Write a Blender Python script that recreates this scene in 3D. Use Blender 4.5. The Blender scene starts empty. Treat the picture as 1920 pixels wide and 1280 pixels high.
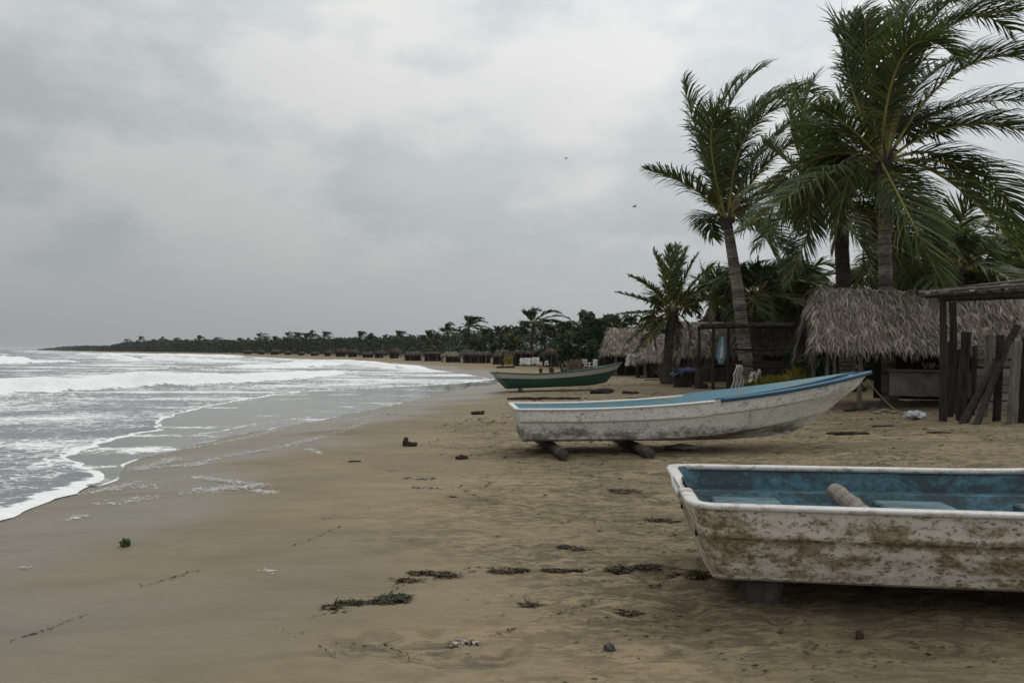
import bpy, math, random
import numpy as np
from mathutils import Vector, Matrix

random.seed(7)
R = math.radians
scene = bpy.context.scene
C = scene.collection

# ------------------------------------------------------------------ camera
EYE = 1.6
F = 1493.3            # focal length in photograph pixels (1920 wide)
HOR = 655.0           # row of the horizon
cam_d = bpy.data.cameras.new('camera')
cam_d.sensor_width = 36.0
cam_d.lens = 28.0
cam_d.shift_y = 15.0 / 1920.0
cam_d.clip_start = 0.05
cam_d.clip_end = 30000.0
cam = bpy.data.objects.new('camera', cam_d)
cam.location = (0, 0, EYE)
cam.rotation_euler = (R(90), 0, 0)
C.objects.link(cam)
scene.camera = cam

# ------------------------------------------------------------------ sky and light
SUN_EL, SUN_AZ = R(58), R(52)      # azimuth measured from the view direction (+Y) towards +X
world = bpy.data.worlds.new('World')
scene.world = world
world.use_nodes = True
wt = world.node_tree
for nd in list(wt.nodes):
    wt.nodes.remove(nd)


def N(nt, typ, **kw):
    nd = nt.nodes.new(typ)
    for k, v in kw.items():
        if k.startswith('_'):
            setattr(nd, k[1:], v)
        else:
            key = int(k[1:]) if (k[0] == 'i' and k[1:].isdigit()) else k.replace('__', ' ')
            nd.inputs[key].default_value = v
    return nd


def L(nt, a, b):
    nt.links.new(a, b)


def math_(nt, op, a, b=None, c=None, clamp=False):
    nd = nt.nodes.new('ShaderNodeMath')
    nd.operation = op
    nd.use_clamp = clamp
    for i, v in enumerate((a, b, c)):
        if v is None:
            continue
        if isinstance(v, (int, float)):
            nd.inputs[i].default_value = v
        else:
            nt.links.new(v, nd.inputs[i])
    return nd.outputs[0]


def maprange(nt, v, a, b, c=0.0, d=1.0, smooth=True):
    nd = nt.nodes.new('ShaderNodeMapRange')
    nd.interpolation_type = 'SMOOTHSTEP' if smooth else 'LINEAR'
    for i, x in enumerate((v, a, b, c, d)):
        if isinstance(x, (int, float)):
            nd.inputs[i].default_value = x
        else:
            nt.links.new(x, nd.inputs[i])
    return nd.outputs[0]


def mixc(nt, fac, a, b, blend='MIX'):
    nd = nt.nodes.new('ShaderNodeMix')
    nd.data_type = 'RGBA'
    nd.blend_type = blend
    for idx, v in ((0, fac), (6, a), (7, b)):
        if isinstance(v, (int, float)):
            nd.inputs[idx].default_value = v
        elif isinstance(v, (tuple, list)):
            nd.inputs[idx].default_value = (v[0], v[1], v[2], 1.0)
        else:
            nt.links.new(v, nd.inputs[idx])
    return nd.outputs[2]


def noise(nt, vec, scale, detail=4.0, rough=0.55, dist=0.0, stretch=None, offset=(0, 0, 0)):
    if stretch is not None or offset != (0, 0, 0):
        mp = nt.nodes.new('ShaderNodeMapping')
        mp.inputs['Scale'].default_value = stretch or (1, 1, 1)
        mp.inputs['Location'].default_value = offset
        nt.links.new(vec, mp.inputs['Vector'])
        vec = mp.outputs[0]
    nd = nt.nodes.new('ShaderNodeTexNoise')
    nd.inputs['Scale'].default_value = scale
    nd.inputs['Detail'].default_value = detail
    nd.inputs['Roughness'].default_value = rough
    nd.inputs['Distortion'].default_value = dist
    nt.links.new(vec, nd.inputs['Vector'])
    return nd.outputs['Fac']


def build_sky():
    nt = wt
    out = N(nt, 'ShaderNodeOutputWorld')
    bg = N(nt, 'ShaderNodeBackground', Strength=1.0)
    tc = N(nt, 'ShaderNodeTexCoord')
    d = tc.outputs['Generated']
    sep = N(nt, 'ShaderNodeSeparateXYZ')
    L(nt, d, sep.inputs[0])
    x, y, z = sep.outputs
    zc = math_(nt, 'MAXIMUM', z, 0.0)
    # cloud deck seen in perspective
    zz = math_(nt, 'ADD', zc, 0.16)
    cmb = N(nt, 'ShaderNodeCombineXYZ')
    L(nt, math_(nt, 'DIVIDE', x, zz), cmb.inputs[0])
    L(nt, math_(nt, 'DIVIDE', y, zz), cmb.inputs[1])
    deck = noise(nt, cmb.outputs[0], 0.75, 5, 0.5, 0.3, offset=(4.6, 0.4, 0.4))
    # lumpy cumulus seen from the side
    lump = noise(nt, d, 4.6, 8, 0.54, 0.0, stretch=(1, 1, 2.0), offset=(0.3, 2.2, 1.1))
    lump2 = noise(nt, d, 1.9, 5, 0.5, 0.0, stretch=(1, 1, 2.4), offset=(5.3, 0.2, 0.6))
    mask = maprange(nt, zc, 0.03, 0.16)
    a = math_(nt, 'MULTIPLY', maprange(nt, deck, 0.34, 0.66), 0.14)
    b = math_(nt, 'MULTIPLY', maprange(nt, lump, 0.40, 0.60), 0.46)
    c = math_(nt, 'MULTIPLY', maprange(nt, lump2, 0.32, 0.68), 0.36)
    cl = math_(nt, 'ADD', math_(nt, 'ADD', a, b), c)
    cl = math_(nt, 'ADD', math_(nt, 'MULTIPLY', math_(nt, 'SUBTRACT', cl, 0.5), mask), 0.5)
    # overcast luminance: horizon to zenith about one to three, a little brighter towards the hidden sun
    lum = math_(nt, 'MULTIPLY_ADD', zc, 0.88, 0.385)
    toward = math_(nt, 'ADD', math_(nt, 'MULTIPLY', x, math.sin(SUN_AZ) * 0.40), math_(nt, 'MULTIPLY', y, math.cos(SUN_AZ) * 0.10))
    lum = math_(nt, 'MULTIPLY', lum, math_(nt, 'ADD', toward, 1.0))
    lum = math_(nt, 'MULTIPLY', lum, math_(nt, 'MULTIPLY_ADD', cl, 0.42, 0.80))
    tint = mixc(nt, maprange(nt, cl, 0.25, 0.8), (0.945, 1.005, 1.03), (0.995, 1.0, 0.985))
    vm = N(nt, 'ShaderNodeVectorMath', _operation='SCALE')
    L(nt, tint, vm.inputs[0])
    L(nt, lum, vm.inputs['Scale'])
    sky = N(nt, 'ShaderNodeTexSky', _sky_type='NISHITA', _sun_disc=False)
    sky.sun_elevation = SUN_EL
    sky.sun_rotation = SUN_AZ
    sky.air_density = 1.0
    sky.dust_density = 3.0
    vs = N(nt, 'ShaderNodeVectorMath', _operation='SCALE')
    L(nt, sky.outputs[0], vs.inputs[0])
    vs.inputs['Scale'].default_value = 0.07
    col = mixc(nt, 0.95, vs.outputs[0], vm.outputs[0])
    L(nt, col, bg.inputs['Color'])
    L(nt, bg.outputs[0], out.inputs[0])


build_sky()
sun_d = bpy.data.lights.new('sun', 'SUN')
sun_d.energy = 0.8
sun_d.angle = R(28)
sun_d.color = (1.0, 0.97, 0.92)
sun = bpy.data.objects.new('sun', sun_d)
sd = Vector((math.sin(SUN_AZ) * math.cos(SUN_EL), math.cos(SUN_AZ) * math.cos(SUN_EL), math.sin(SUN_EL)))
sun.rotation_euler = sd.to_track_quat('Z', 'Y').to_euler()
sun.location = (20, 20, 40)
C.objects.link(sun)
vs_ = scene.view_settings
vs_.view_transform = 'Standard'
vs_.look = 'None'
vs_.exposure = 0.0
vs_.gamma = 1.0
vs_.use_curve_mapping = False
scene.cycles.max_bounces = 6
scene.cycles.diffuse_bounces = 3
scene.cycles.glossy_bounces = 3
scene.cycles.transparent_max_bounces = 4
scene.cycles.use_denoising = True


# ------------------------------------------------------------------ numpy noise
def _hash(ix, iy, seed):
    h = (ix.astype(np.int64) * 374761393 + iy.astype(np.int64) * 668265263 + seed * 974634277) & 0xffffffff
    h = ((h ^ (h >> 13)) * 1274126177) & 0xffffffff
    return ((h ^ (h >> 16)) & 0xffffff) / float(0x1000000)


def pn(x, y, seed=0):
    x = np.asarray(x, float)
    y = np.asarray(y, float)
    ix, iy = np.floor(x), np.floor(y)
    fx, fy = x - ix, y - iy
    u, v = fx * fx * fx * (fx * (fx * 6 - 15) + 10), fy * fy * fy * (fy * (fy * 6 - 15) + 10)

    def g(a, b):
        an = _hash(ix + a, iy + b, seed) * 2 * np.pi
        return np.cos(an) * (fx - a) + np.sin(an) * (fy - b)
    n0 = g(0, 0) * (1 - u) + g(1, 0) * u
    n1 = g(0, 1) * (1 - u) + g(1, 1) * u
    return (n0 * (1 - v) + n1 * v) * 1.5


def fbm(x, y, seed=0, octv=4, gain=0.5):
    s, a, f = 0.0, 1.0, 1.0
    for i in range(octv):
        s = s + a * pn(x * f, y * f, seed + i * 17)
        a *= gain
        f *= 2.03
    return s


def sstep(a, b, x):
    t = np.clip((np.asarray(x, float) - a) / (b - a), 0, 1)
    return t * t * (3 - 2 * t)


# ------------------------------------------------------------------ shore and terrain
_e2 = np.array([(-60, -3.0), (0, -4.2), (8, -5.15), (10.6, -5.25), (12.3, -5.95), (13.8, -5.85), (15.8, -5.75), (19, -4.85),
                (24, -3.9), (33, -2.6), (41, -0.7), (46, -0.6), (58, -3.4), (75, -8.2), (104, -19), (145, -39), (218, -76), (320, -140),
                (520, -270), (800, -455), (1500, -880), (1600, -850), (1700, -400), (1800, 900), (2500, 7000), (7000, 30000)])
_e1 = np.array([(-60, -3.2), (0, -4.4), (8, -5.25), (9.2, -5.3), (10.9, -5.55), (11.6, -5.95), (12.2, -6.7), (12.9, -7.15), (14.2, -7.5), (15.8, -7.7),
                (17.2, -7.65), (18, -7.85), (19.4, -8.6), (22.7, -9.2), (27.5, -9.3), (31, -9.0), (34, -8.2), (37.5, -5.4), (41.5, -2.6), (46, -0.9),
                (58, -3.6), (75, -8.5), (104, -19.4), (145, -39.6), (218, -77), (320, -141), (520, -272), (800, -457), (1500, -883), (1600, -853), (1700, -402), (1800, 898), (2500, 6990), (7000, 29980)])


def _smooth_curve(pts):
    ys = np.concatenate([np.linspace(-60, 60, 480), np.geomspace(60.2, 7000, 500)])
    xs = np.interp(ys, pts[:, 0], pts[:, 1])
    k = np.array([1, 2, 3, 2, 1]) / 9.0
    xp = np.pad(xs, 2, mode='edge')
    return ys, np.convolve(xp, k, 'valid')


_E2Y, _E2X = _smooth_curve(_e2)
_E1Y, _E1X = _smooth_curve(_e1)


def E2(y):
    y = np.asarray(y, float)
    return np.interp(y, _E2Y, _E2X) + 0.10 * pn(y * 1.1, y * 0 + 3.3, 5) * sstep(60, 30, y)


def E1(y):
    y = np.asarray(y, float)
    return np.interp(y, _E1Y, _E1X) + (0.16 * pn(y * 1.3, y * 0 + 7.7, 9) + 0.08 * pn(y * 3.1, y * 0 + 1.7, 19)) * sstep(70, 40, y)


def inland(x, y):
    h = 0.5 + 0.01 * np.abs(y)
    sl = (np.interp(y + h, _E2Y, _E2X) - np.interp(y - h, _E2Y, _E2X)) / (2 * h)
    return (x - E2(y)) / np.sqrt(1 + sl * sl)


def gz(x, y):
    s = inland(np.asarray(x, float), np.asarray(y, float))
    sp = np.maximum(s, 0)
    z = -0.15 + 0.15 * (1 - np.exp(-sp / 2.4)) + 0.20 * sstep(9, 19, sp)
    return z + np.where(s < 0, np.maximum(s * 0.05, -1.6), 0.0)


def gpix(px, py):
    """ground point seen at a pixel of the photograph"""
    z = 0.0
    for _ in range(30):
        d = (EYE - z) * F / max(py - HOR, 1.0)
        x = (px - 960.0) / F * d
        z = 0.5 * z + 0.5 * float(gz(x, d))
    return Vector((x, d, float(gz(x, d))))


def bay(px, off, dmin=100.0):
    """distance along a ray at which the far side of the bay lies off metres inland"""
    for d in np.geomspace(dmin, 1600, 420):
        if float(inland((px - 960) / F * d, d)) > off:
            return float(d)
    return 1560.0


def at(px, py, d):
    return Vector(((px - 960.0) / F * d, d, EYE - (py - HOR) / F * d))


# ------------------------------------------------------------------ object helpers
class MB:
    def __init__(self):
        self.v, self.f, self.m, self.r = [], [], [], []

    def add(self, verts, faces, mi=0, rnd=None):
        o = len(self.v)
        self.v.extend(verts)
        if rnd is None:
            rnd = 0.5
        self.r.extend([rnd] * len(verts))
        for f in faces:
            self.f.append(tuple(i + o for i in f))
            self.m.append(mi)

    def box(self, c, s, rot=None, mi=0, rnd=None):
        c = Vector(c)
        vs = []
        for dx in (-.5, .5):
            for dy in (-.5, .5):
                for dz in (-.5, .5):
                    p = Vector((dx * s[0], dy * s[1], dz * s[2]))
                    if rot is not None:
                        p = rot @ p
                    vs.append(c + p)
        self.add(vs, [(0, 1, 3, 2), (4, 6, 7, 5), (0, 4, 5, 1), (2, 3, 7, 6), (0, 2, 6, 4), (1, 5, 7, 3)], mi, rnd)

    def tube(self, pts, radii, n=8, mi=0, rnd=None, cap=True, wob=0.0):
        pts = [Vector(p) for p in pts]
        if isinstance(radii, (int, float)):
            radii = [radii] * len(pts)
        vs, fs = [], []
        ref = None
        for i, p in enumerate(pts):
            t = (pts[min(i + 1, len(pts) - 1)] - pts[max(i - 1, 0)])
            t = t.normalized() if t.length > 1e-9 else Vector((0, 0, 1))
            if ref is None:
                ref = Vector((1, 0, 0)) if abs(t.x) < .8 else Vector((0, 1, 0))
            a = (ref - t * ref.dot(t)).normalized()
            ref = a
            b = t.cross(a)
            for k in range(n):
                th = 2 * math.pi * k / n
                rr = radii[i] * (1 + (random.uniform(-wob, wob) if wob else 0))
                vs.append(p + (a * math.cos(th) + b * math.sin(th)) * rr)
        for i in range(len(pts) - 1):
            for k in range(n):
                k2 = (k + 1) % n
                fs.append((i * n + k, i * n + k2, (i + 1) * n + k2, (i + 1) * n + k))
        if cap:
            fs.append(tuple(range(n - 1, -1, -1)))
            fs.append(tuple((len(pts) - 1) * n + k for k in range(n)))
        self.add(vs, fs, mi, rnd)

    def mesh(self, name, mats, smooth=False):
        me = bpy.data.meshes.new(name)
        me.from_pydata([tuple(v) for v in self.v], [], self.f)
        if not isinstance(mats, (list, tuple)):
            mats = [mats]
        for m in mats:
            me.materials.append(m)
        me.polygons.foreach_set('material_index', self.m)
        if smooth:
            me.polygons.foreach_set('use_smooth', [True] * len(me.polygons))
        at_ = me.attributes.new('rnd', 'FLOAT', 'POINT')
        at_.data.foreach_set('value', self.r)
        me.update()
        return me


def link(name, me, parent=None, loc=(0, 0, 0), rot=(0, 0, 0)):
    o = bpy.data.objects.new(name, me)
    C.objects.link(o)
    o.location = loc
    o.rotation_euler = rot
    if parent is not None:
        o.parent = parent
    return o


def part(name, mb, mats, parent, smooth=False, kind=None, label=None):
    o = link(name, mb.mesh(name, mats, smooth), parent)
    if kind:
        o['kind'] = kind
    if label:
        o['label'] = label
    return o


def tag(o, label, cat, group=None):
    o['label'] = label
    o['category'] = cat
    if group:
        o['group'] = group
    return o


def thing(name, label, cat, loc=(0, 0, 0), rot=(0, 0, 0), group=None):
    o = bpy.data.objects.new(name, None)
    o.empty_display_size = 0.2
    C.objects.link(o)
    o.location = loc
    o.rotation_euler = rot
    return tag(o, label, cat, group)


def single(name, mb, mats, label, cat, loc=(0, 0, 0), rot=(0, 0, 0), group=None, smooth=False):
    o = link(name, mb.mesh(name, mats, smooth), None, loc, rot)
    return tag(o, label, cat, group)


def copy_thing(root, loc, rotz=0.0, scale=1.0, label=None, group=None):
    r = root.copy()
    C.objects.link(r)
    r.location = loc
    r.rotation_euler = (0, 0, rotz)
    r.scale = (scale,) * 3 if isinstance(scale, (int, float)) else scale
    if label:
        r['label'] = label
    if group:
        r['group'] = group
    for ch in list(root.children):
        c = ch.copy()
        C.objects.link(c)
        c.parent = r
        for g in list(ch.children):
            d = g.copy()
            C.objects.link(d)
            d.parent = c
    return r


def grid_mesh(name, X, Y, Z, mat, attrs=None, keep=None, smooth=True):
    nr, nc = X.shape
    me = bpy.data.meshes.new(name)
    idx = np.arange(nr * nc).reshape(nr, nc)
    q = np.stack([idx[:-1, :-1], idx[:-1, 1:], idx[1:, 1:], idx[1:, :-1]], -1).reshape(-1, 4)
    if keep is not None:
        kk = (keep[:-1, :-1] | keep[:-1, 1:] | keep[1:, 1:] | keep[1:, :-1]).reshape(-1)
        q = q[kk]
    nv, nf = nr * nc, len(q)
    me.vertices.add(nv)
    me.vertices.foreach_set('co', np.stack([X, Y, Z], -1).astype(np.float32).reshape(-1))
    me.loops.add(nf * 4)
    me.loops.foreach_set('vertex_index', q.astype(np.int32).reshape(-1))
    me.polygons.add(nf)
    me.polygons.foreach_set('loop_start', np.arange(0, nf * 4, 4, dtype=np.int32))
    try:
        me.polygons.foreach_set('loop_total', np.full(nf, 4, dtype=np.int32))
    except Exception:
        pass
    me.materials.append(mat)
    me.update(calc_edges=True)
    me.validate()
    if smooth:
        me.polygons.foreach_set('use_smooth', np.ones(nf, dtype=bool))
    for k, v in (attrs or {}).items():
        a = me.attributes.new(k, 'FLOAT', 'POINT')
        a.data.foreach_set('value', v.astype(np.float32).reshape(-1))
    me.update()
    return me


# ------------------------------------------------------------------ materials
def new_mat(name, rough=0.8, spec=0.3):
    m = bpy.data.materials.new(name)
    m.use_nodes = True
    nt = m.node_tree
    b = nt.nodes['Principled BSDF']
    b.inputs['Roughness'].default_value = rough
    b.inputs['Specular IOR Level'].default_value = spec
    return m, nt, b


def coords(nt, kind='Object'):
    return N(nt, 'ShaderNodeTexCoord').outputs[kind]


def attr(nt, name):
    return N(nt, 'ShaderNodeAttribute', _attribute_name=name).outputs['Fac']


def bump(nt, bsdf, h, strength=0.4, dist=0.02):
    b = N(nt, 'ShaderNodeBump', Strength=strength, Distance=dist)
    L(nt, h, b.inputs['Height'])
    L(nt, b.outputs[0], bsdf.inputs['Normal'])


def simple(name, c1, c2, scale=6.0, rough=0.85, bmp=0.3, stretch=None, spec=0.25, dist=0.01, use_rnd=0.0):
    m, nt, b = new_mat(name, rough, spec)
    co = coords(nt)
    n1 = noise(nt, co, scale, 6, 0.6, 0.3, stretch)
    f = maprange(nt, n1, 0.3, 0.7)
    col = mixc(nt, f, c1, c2)
    if use_rnd:
        rv = attr(nt, 'rnd')
        col = mixc(nt, 1.0, col, math_(nt, 'MULTIPLY_ADD', rv, use_rnd * 2, 1.0 - use_rnd), 'MULTIPLY')
    L(nt, col, b.inputs['Base Color'])
    if bmp:
        bump(nt, b, noise(nt, co, scale * 3, 6, 0.65, 0.2, stretch), bmp, dist)
    return m


def leaf_mat(name, dark, light, tip=None, trans=0.12, rough=0.5, spec=0.35):
    m, nt, b = new_mat(name, rough, spec)
    rv = attr(nt, 'rnd')
    co = coords(nt)
    n1 = noise(nt, co, 0.9, 3, 0.6)
    col = mixc(nt, maprange(nt, math_(nt, 'ADD', math_(nt, 'MULTIPLY', rv, 0.6), math_(nt, 'MULTIPLY', n1, 0.5)), 0.25, 0.85), dark, light)
    if tip:
        col = mixc(nt, maprange(nt, rv, 0.93, 0.97), col, tip)
    L(nt, col, b.inputs['Base Color'])
    if trans:
        tr = N(nt, 'ShaderNodeBsdfTranslucent')
        L(nt, mixc(nt, 0.5, col, (0.10, 0.14, 0.02)), tr.inputs['Color'])
        mx = N(nt, 'ShaderNodeMixShader')
        mx.inputs[0].default_value = trans
        L(nt, b.outputs[0], mx.inputs[1])
        L(nt, tr.outputs[0], mx.inputs[2])
        L(nt, mx.outputs[0], nt.nodes['Material Output'].inputs[0])
    return m


def sand_material():
    m, nt, b = new_mat('beach_sand', 0.9, 0.3)
    co = coords(nt)
    wet, rgh, dmp_vig = attr(nt, 'wet'), attr(nt, 'rough'), attr(nt, 'damp_vignette')
    big = noise(nt, co, 0.35, 4, 0.55, 0.6, (0.6, 1.4, 1))
    mid = noise(nt, co, 1.6, 6, 0.62, 0.8, (0.55, 1.5, 1))
    fine = noise(nt, co, 14.0, 6, 0.7, 0.2, (0.6, 1.2, 1))
    grain = noise(nt, co, 160.0, 3, 0.7)
    dry = mixc(nt, maprange(nt, big, 0.32, 0.68), (0.205, 0.161, 0.092), (0.305, 0.244, 0.147))
    dry = mixc(nt, math_(nt, 'MULTIPLY', maprange(nt, mid, 0.48, 0.64), math_(nt, 'MULTIPLY_ADD', rgh, 0.45, 0.22)), dry, (0.108, 0.082, 0.048))
    m2 = noise(nt, co, 4.6, 7, 0.68, 0.9, (0.5, 1.35, 1), (7, 1, 0))
    dry = mixc(nt, math_(nt, 'MULTIPLY', maprange(nt, m2, 0.485, 0.56), math_(nt, 'MULTIPLY_ADD', rgh, 0.85, 0.10)), dry, (0.078, 0.059, 0.036))
    # disturbed ground: dark crumbs and scuffs
    scuff = math_(nt, 'MULTIPLY', maprange(nt, fine, 0.48, 0.57), math_(nt, 'MULTIPLY_ADD', rgh, 0.75, 0.08))
    dry = mixc(nt, scuff, dry, (0.062, 0.047, 0.030))
    pale = math_(nt, 'MULTIPLY', maprange(nt, noise(nt, co, 5.0, 6, 0.7, 0.5, (0.5, 1.4, 1), (4, 2, 0)), 0.53, 0.61), math_(nt, 'MULTIPLY_ADD', rgh, 0.5, 0.08))
    dry = mixc(nt, pale, dry, (0.31, 0.255, 0.165))
    ln1 = noise(nt, co, 0.55, 6, 0.60, 1.2, (0.6, 1.25, 1), (1, 6, 0))
    ln2 = noise(nt, co, 1.5, 6, 0.62, 1.0, (0.6, 1.25, 1), (5, 2, 0))
    lmask = maprange(nt, noise(nt, co, 1.1, 3, 0.5, 0, None, (8, 8, 0)), 0.46, 0.58)
    lines = math_(nt, 'MAXIMUM', maprange(nt, math_(nt, 'ABSOLUTE', math_(nt, 'SUBTRACT', ln1, 0.5)), 0.0, 0.009, 1.0, 0.0), maprange(nt, math_(nt, 'ABSOLUTE', math_(nt, 'SUBTRACT', ln2, 0.52)), 0.0, 0.011, 1.0, 0.0))
    lines = math_(nt, 'MULTIPLY', math_(nt, 'MULTIPLY', lines, lmask), math_(nt, 'MULTIPLY_ADD', rgh, 0.62, 0.22))
    dry = mixc(nt, lines, dry, (0.045, 0.034, 0.022))
    dry = mixc(nt, 1.0, dry, mixc(nt, dmp_vig, (1, 1, 1), (0.58, 0.57, 0.56)), 'MULTIPLY')  # damp tone together with a painted vignette, multiplied into the sand colour
    wetc = mixc(nt, maprange(nt, mid, 0.35, 0.7), (0.124, 0.100, 0.064), (0.088, 0.071, 0.046))
    col = mixc(nt, wet, dry, wetc)
    col = mixc(nt, 0.28, col, mixc(nt, grain, (0.04, 0.032, 0.022), (0.38, 0.31, 0.205)), 'MIX')
    L(nt, col, b.inputs['Base Color'])
    L(nt, maprange(nt, math_(nt, 'ADD', wet, math_(nt, 'MULTIPLY', math_(nt, 'SUBTRACT', big, 0.5), 0.5)), 0.5, 1.15, 0.93, 0.27), b.inputs['Roughness'])
    L(nt, math_(nt, 'MULTIPLY_ADD', wet, 0.3, 0.12), b.inputs['Specular IOR Level'])
    h = math_(nt, 'ADD', math_(nt, 'MULTIPLY', mid, 1.4), math_(nt, 'MULTIPLY', fine, math_(nt, 'MULTIPLY_ADD', rgh, 0.9, 0.12)))
    h = math_(nt, 'ADD', h, math_(nt, 'MULTIPLY', grain, 0.05))
    bump(nt, b, h, 0.8, 0.04)
    return m


def water_material(name, wash=False):
    m, nt, b = new_mat(name, 0.2, 0.5)
    co = coords(nt)
    fo = attr(nt, 'foam')
    b.inputs['IOR'].default_value = 1.33
    n1 = noise(nt, co, 2.3, 7, 0.68, 1.1, (0.42, 1.25, 1))
    n2 = noise(nt, co, 0.55, 4, 0.6, 0.6, (0.7, 1.3, 1), (2, 8, 0))
    v = N(nt, 'ShaderNodeTexVoronoi', _feature='DISTANCE_TO_EDGE')
    mp = N(nt, 'ShaderNodeMapping')
    mp.inputs['Scale'].default_value = (0.8, 1.5, 1)
    wv = N(nt, 'ShaderNodeVectorMath', _operation='ADD')
    nv = N(nt, 'ShaderNodeTexNoise', Scale=2.4, Detail=4.0)
    L(nt, co, nv.inputs['Vector'])
    vsn = N(nt, 'ShaderNodeVectorMath', _operation='SCALE')
    vsn.inputs['Scale'].default_value = 0.9
    L(nt, nv.outputs['Color'], vsn.inputs[0])
    L(nt, co, wv.inputs[0])
    L(nt, vsn.outputs[0], wv.inputs[1])
    L(nt, wv.outputs[0], mp.inputs['Vector'])
    L(nt, mp.outputs[0], v.inputs['Vector'])
    v.inputs['Scale'].default_value = 2.6
    lace = math_(nt, 'SUBTRACT', 1.0, maprange(nt, v.outputs['Distance'], 0.0, 0.16))
    pat = math_(nt, 'ADD', math_(nt, 'MULTIPLY', n1, 0.62), math_(nt, 'ADD', math_(nt, 'MULTIPLY', lace, 0.13), math_(nt, 'MULTIPLY', n2, 0.28)))
    th = math_(nt, 'SUBTRACT', 1.0, fo)
    f = maprange(nt, math_(nt, 'SUBTRACT', pat, math_(nt, 'MULTIPLY_ADD', th, 0.70, 0.19)), -0.05, 0.12)
    deep = (0.115, 0.108, 0.094) if wash else (0.115, 0.128, 0.128)
    base = mixc(nt, n2, deep, tuple(c * 1.25 for c in deep))
    col = mixc(nt, f, base, mixc(nt, n1, (0.60, 0.61, 0.605), (0.80, 0.80, 0.79)))
    L(nt, col, b.inputs['Base Color'])
    L(nt, maprange(nt, f, 0.0, 0.7, 0.10 if wash else 0.24, 0.75), b.inputs['Roughness'])
    rip = noise(nt, co, 3.0, 5, 0.6, 0.5, (0.5, 1.3, 1))
    h = math_(nt, 'ADD', math_(nt, 'MULTIPLY', rip, 0.25 if wash else 1.6), math_(nt, 'MULTIPLY', f, 0.5))
    bump(nt, b, h, 0.25 if wash else 0.75, 0.03 if wash else 0.07)
    return m


def hull_material(name, base, stain, speck, zband, algae=None, amount=1.0, seed=0.0):
    """weathered white gel coat: blotches, runs and specks of dirt; zband = heights (m) where dirt gathers"""
    m, nt, b = new_mat(name, 0.55, 0.35)
    co = coords(nt)
    sep = N(nt, 'ShaderNodeSeparateXYZ')
    L(nt, co, sep.inputs[0])
    z = sep.outputs[2]
    n_big = noise(nt, co, 1.9, 8, 0.70, 0.15, (0.8, 1, 1.5), (seed, 0, 0))
    n_mid = noise(nt, co, 8.0, 8, 0.74, 0.2, (0.75, 1, 1.2), (seed, 3, 0))
    n_fine = noise(nt, co, 38.0, 5, 0.7, 0.25, (0.6, 1, 1), (seed, 1, 0))
    run = noise(nt, co, 6.0, 4, 0.6, 0.2, (3.2, 1, 0.35), (seed, 2, 0))
    tot = None
    for z0, w, k in zband:
        g = math_(nt, 'MULTIPLY', maprange(nt, math_(nt, 'ABSOLUTE', math_(nt, 'SUBTRACT', z, z0)), 0.0, w, 1.0, 0.0), k)
        tot = g if tot is None else math_(nt, 'MAXIMUM', tot, g)
    s = math_(nt, 'ADD', math_(nt, 'MULTIPLY', n_big, 0.62), math_(nt, 'MULTIPLY', n_mid, 0.60))
    s = math_(nt, 'ADD', s, math_(nt, 'MULTIPLY', tot, 0.17))
    f1 = math_(nt, 'MULTIPLY', maprange(nt, s, 0.645, 0.77), 0.88 * amount)
    f2 = math_(nt, 'MULTIPLY', maprange(nt, math_(nt, 'ADD', n_fine, math_(nt, 'MULTIPLY', s, 0.38)), 0.78, 0.86), 0.85 * amount)
    f3 = math_(nt, 'MULTIPLY', maprange(nt, run, 0.52, 0.72), 0.30 * amount)
    col = mixc(nt, maprange(nt, n_mid, 0.3, 0.7), base, tuple(c * 0.82 for c in base))
    col = mixc(nt, f3, col, tuple(0.6 * a + 0.4 * c for a, c in zip(base, stain)))
    if algae:
        g = maprange(nt, math_(nt, 'ABSOLUTE', math_(nt, 'SUBTRACT', z, algae[3])), 0.0, algae[4], 1.0, 0.0)
        fa = math_(nt, 'MULTIPLY', math_(nt, 'MULTIPLY', maprange(nt, math_(nt, 'ADD', n_big, math_(nt, 'MULTIPLY', n_fine, 0.3)), 0.52, 0.74), g), 0.8)
        col = mixc(nt, fa, col, algae[:3])
    col = mixc(nt, f1, col, mixc(nt, n_fine, stain, tuple(c * 0.5 for c in stain)))
    col = mixc(nt, f2, col, speck)
    L(nt, col, b.inputs['Base Color'])
    L(nt, maprange(nt, f1, 0.0, 0.6, 0.42, 0.9), b.inputs['Roughness'])
    bump(nt, b, math_(nt, 'ADD', f1, math_(nt, 'MULTIPLY', n_mid, 0.4)), 0.25, 0.006)
    return m


M = {}
M['sand'] = sand_material()
M['sea'] = water_material('sea_water')
M['wash'] = water_material('thin_wash', True)
M['frond'] = leaf_mat('palm_leaflet', (0.032, 0.043, 0.014), (0.125, 0.140, 0.044), trans=0.22, rough=.55, spec=.25)
M['frond_far'] = leaf_mat('palm_leaflet_far', (0.020, 0.030, 0.018), (0.046, 0.058, 0.032), trans=0.06, rough=.8, spec=.1)
M['rachis'] = simple('palm_rachis', (0.19, 0.175, 0.05), (0.30, 0.26, 0.07), 3.0, 0.55, 0.0)
M['dead'] = leaf_mat('dry_frond', (0.10, 0.075, 0.05), (0.22, 0.18, 0.13), trans=0.05, rough=0.9, spec=0.1)
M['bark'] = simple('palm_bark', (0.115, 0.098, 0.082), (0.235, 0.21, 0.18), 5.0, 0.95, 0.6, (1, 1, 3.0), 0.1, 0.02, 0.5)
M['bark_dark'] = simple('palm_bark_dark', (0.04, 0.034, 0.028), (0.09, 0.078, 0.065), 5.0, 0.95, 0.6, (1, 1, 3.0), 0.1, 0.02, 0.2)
M['thatch'] = None
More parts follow.
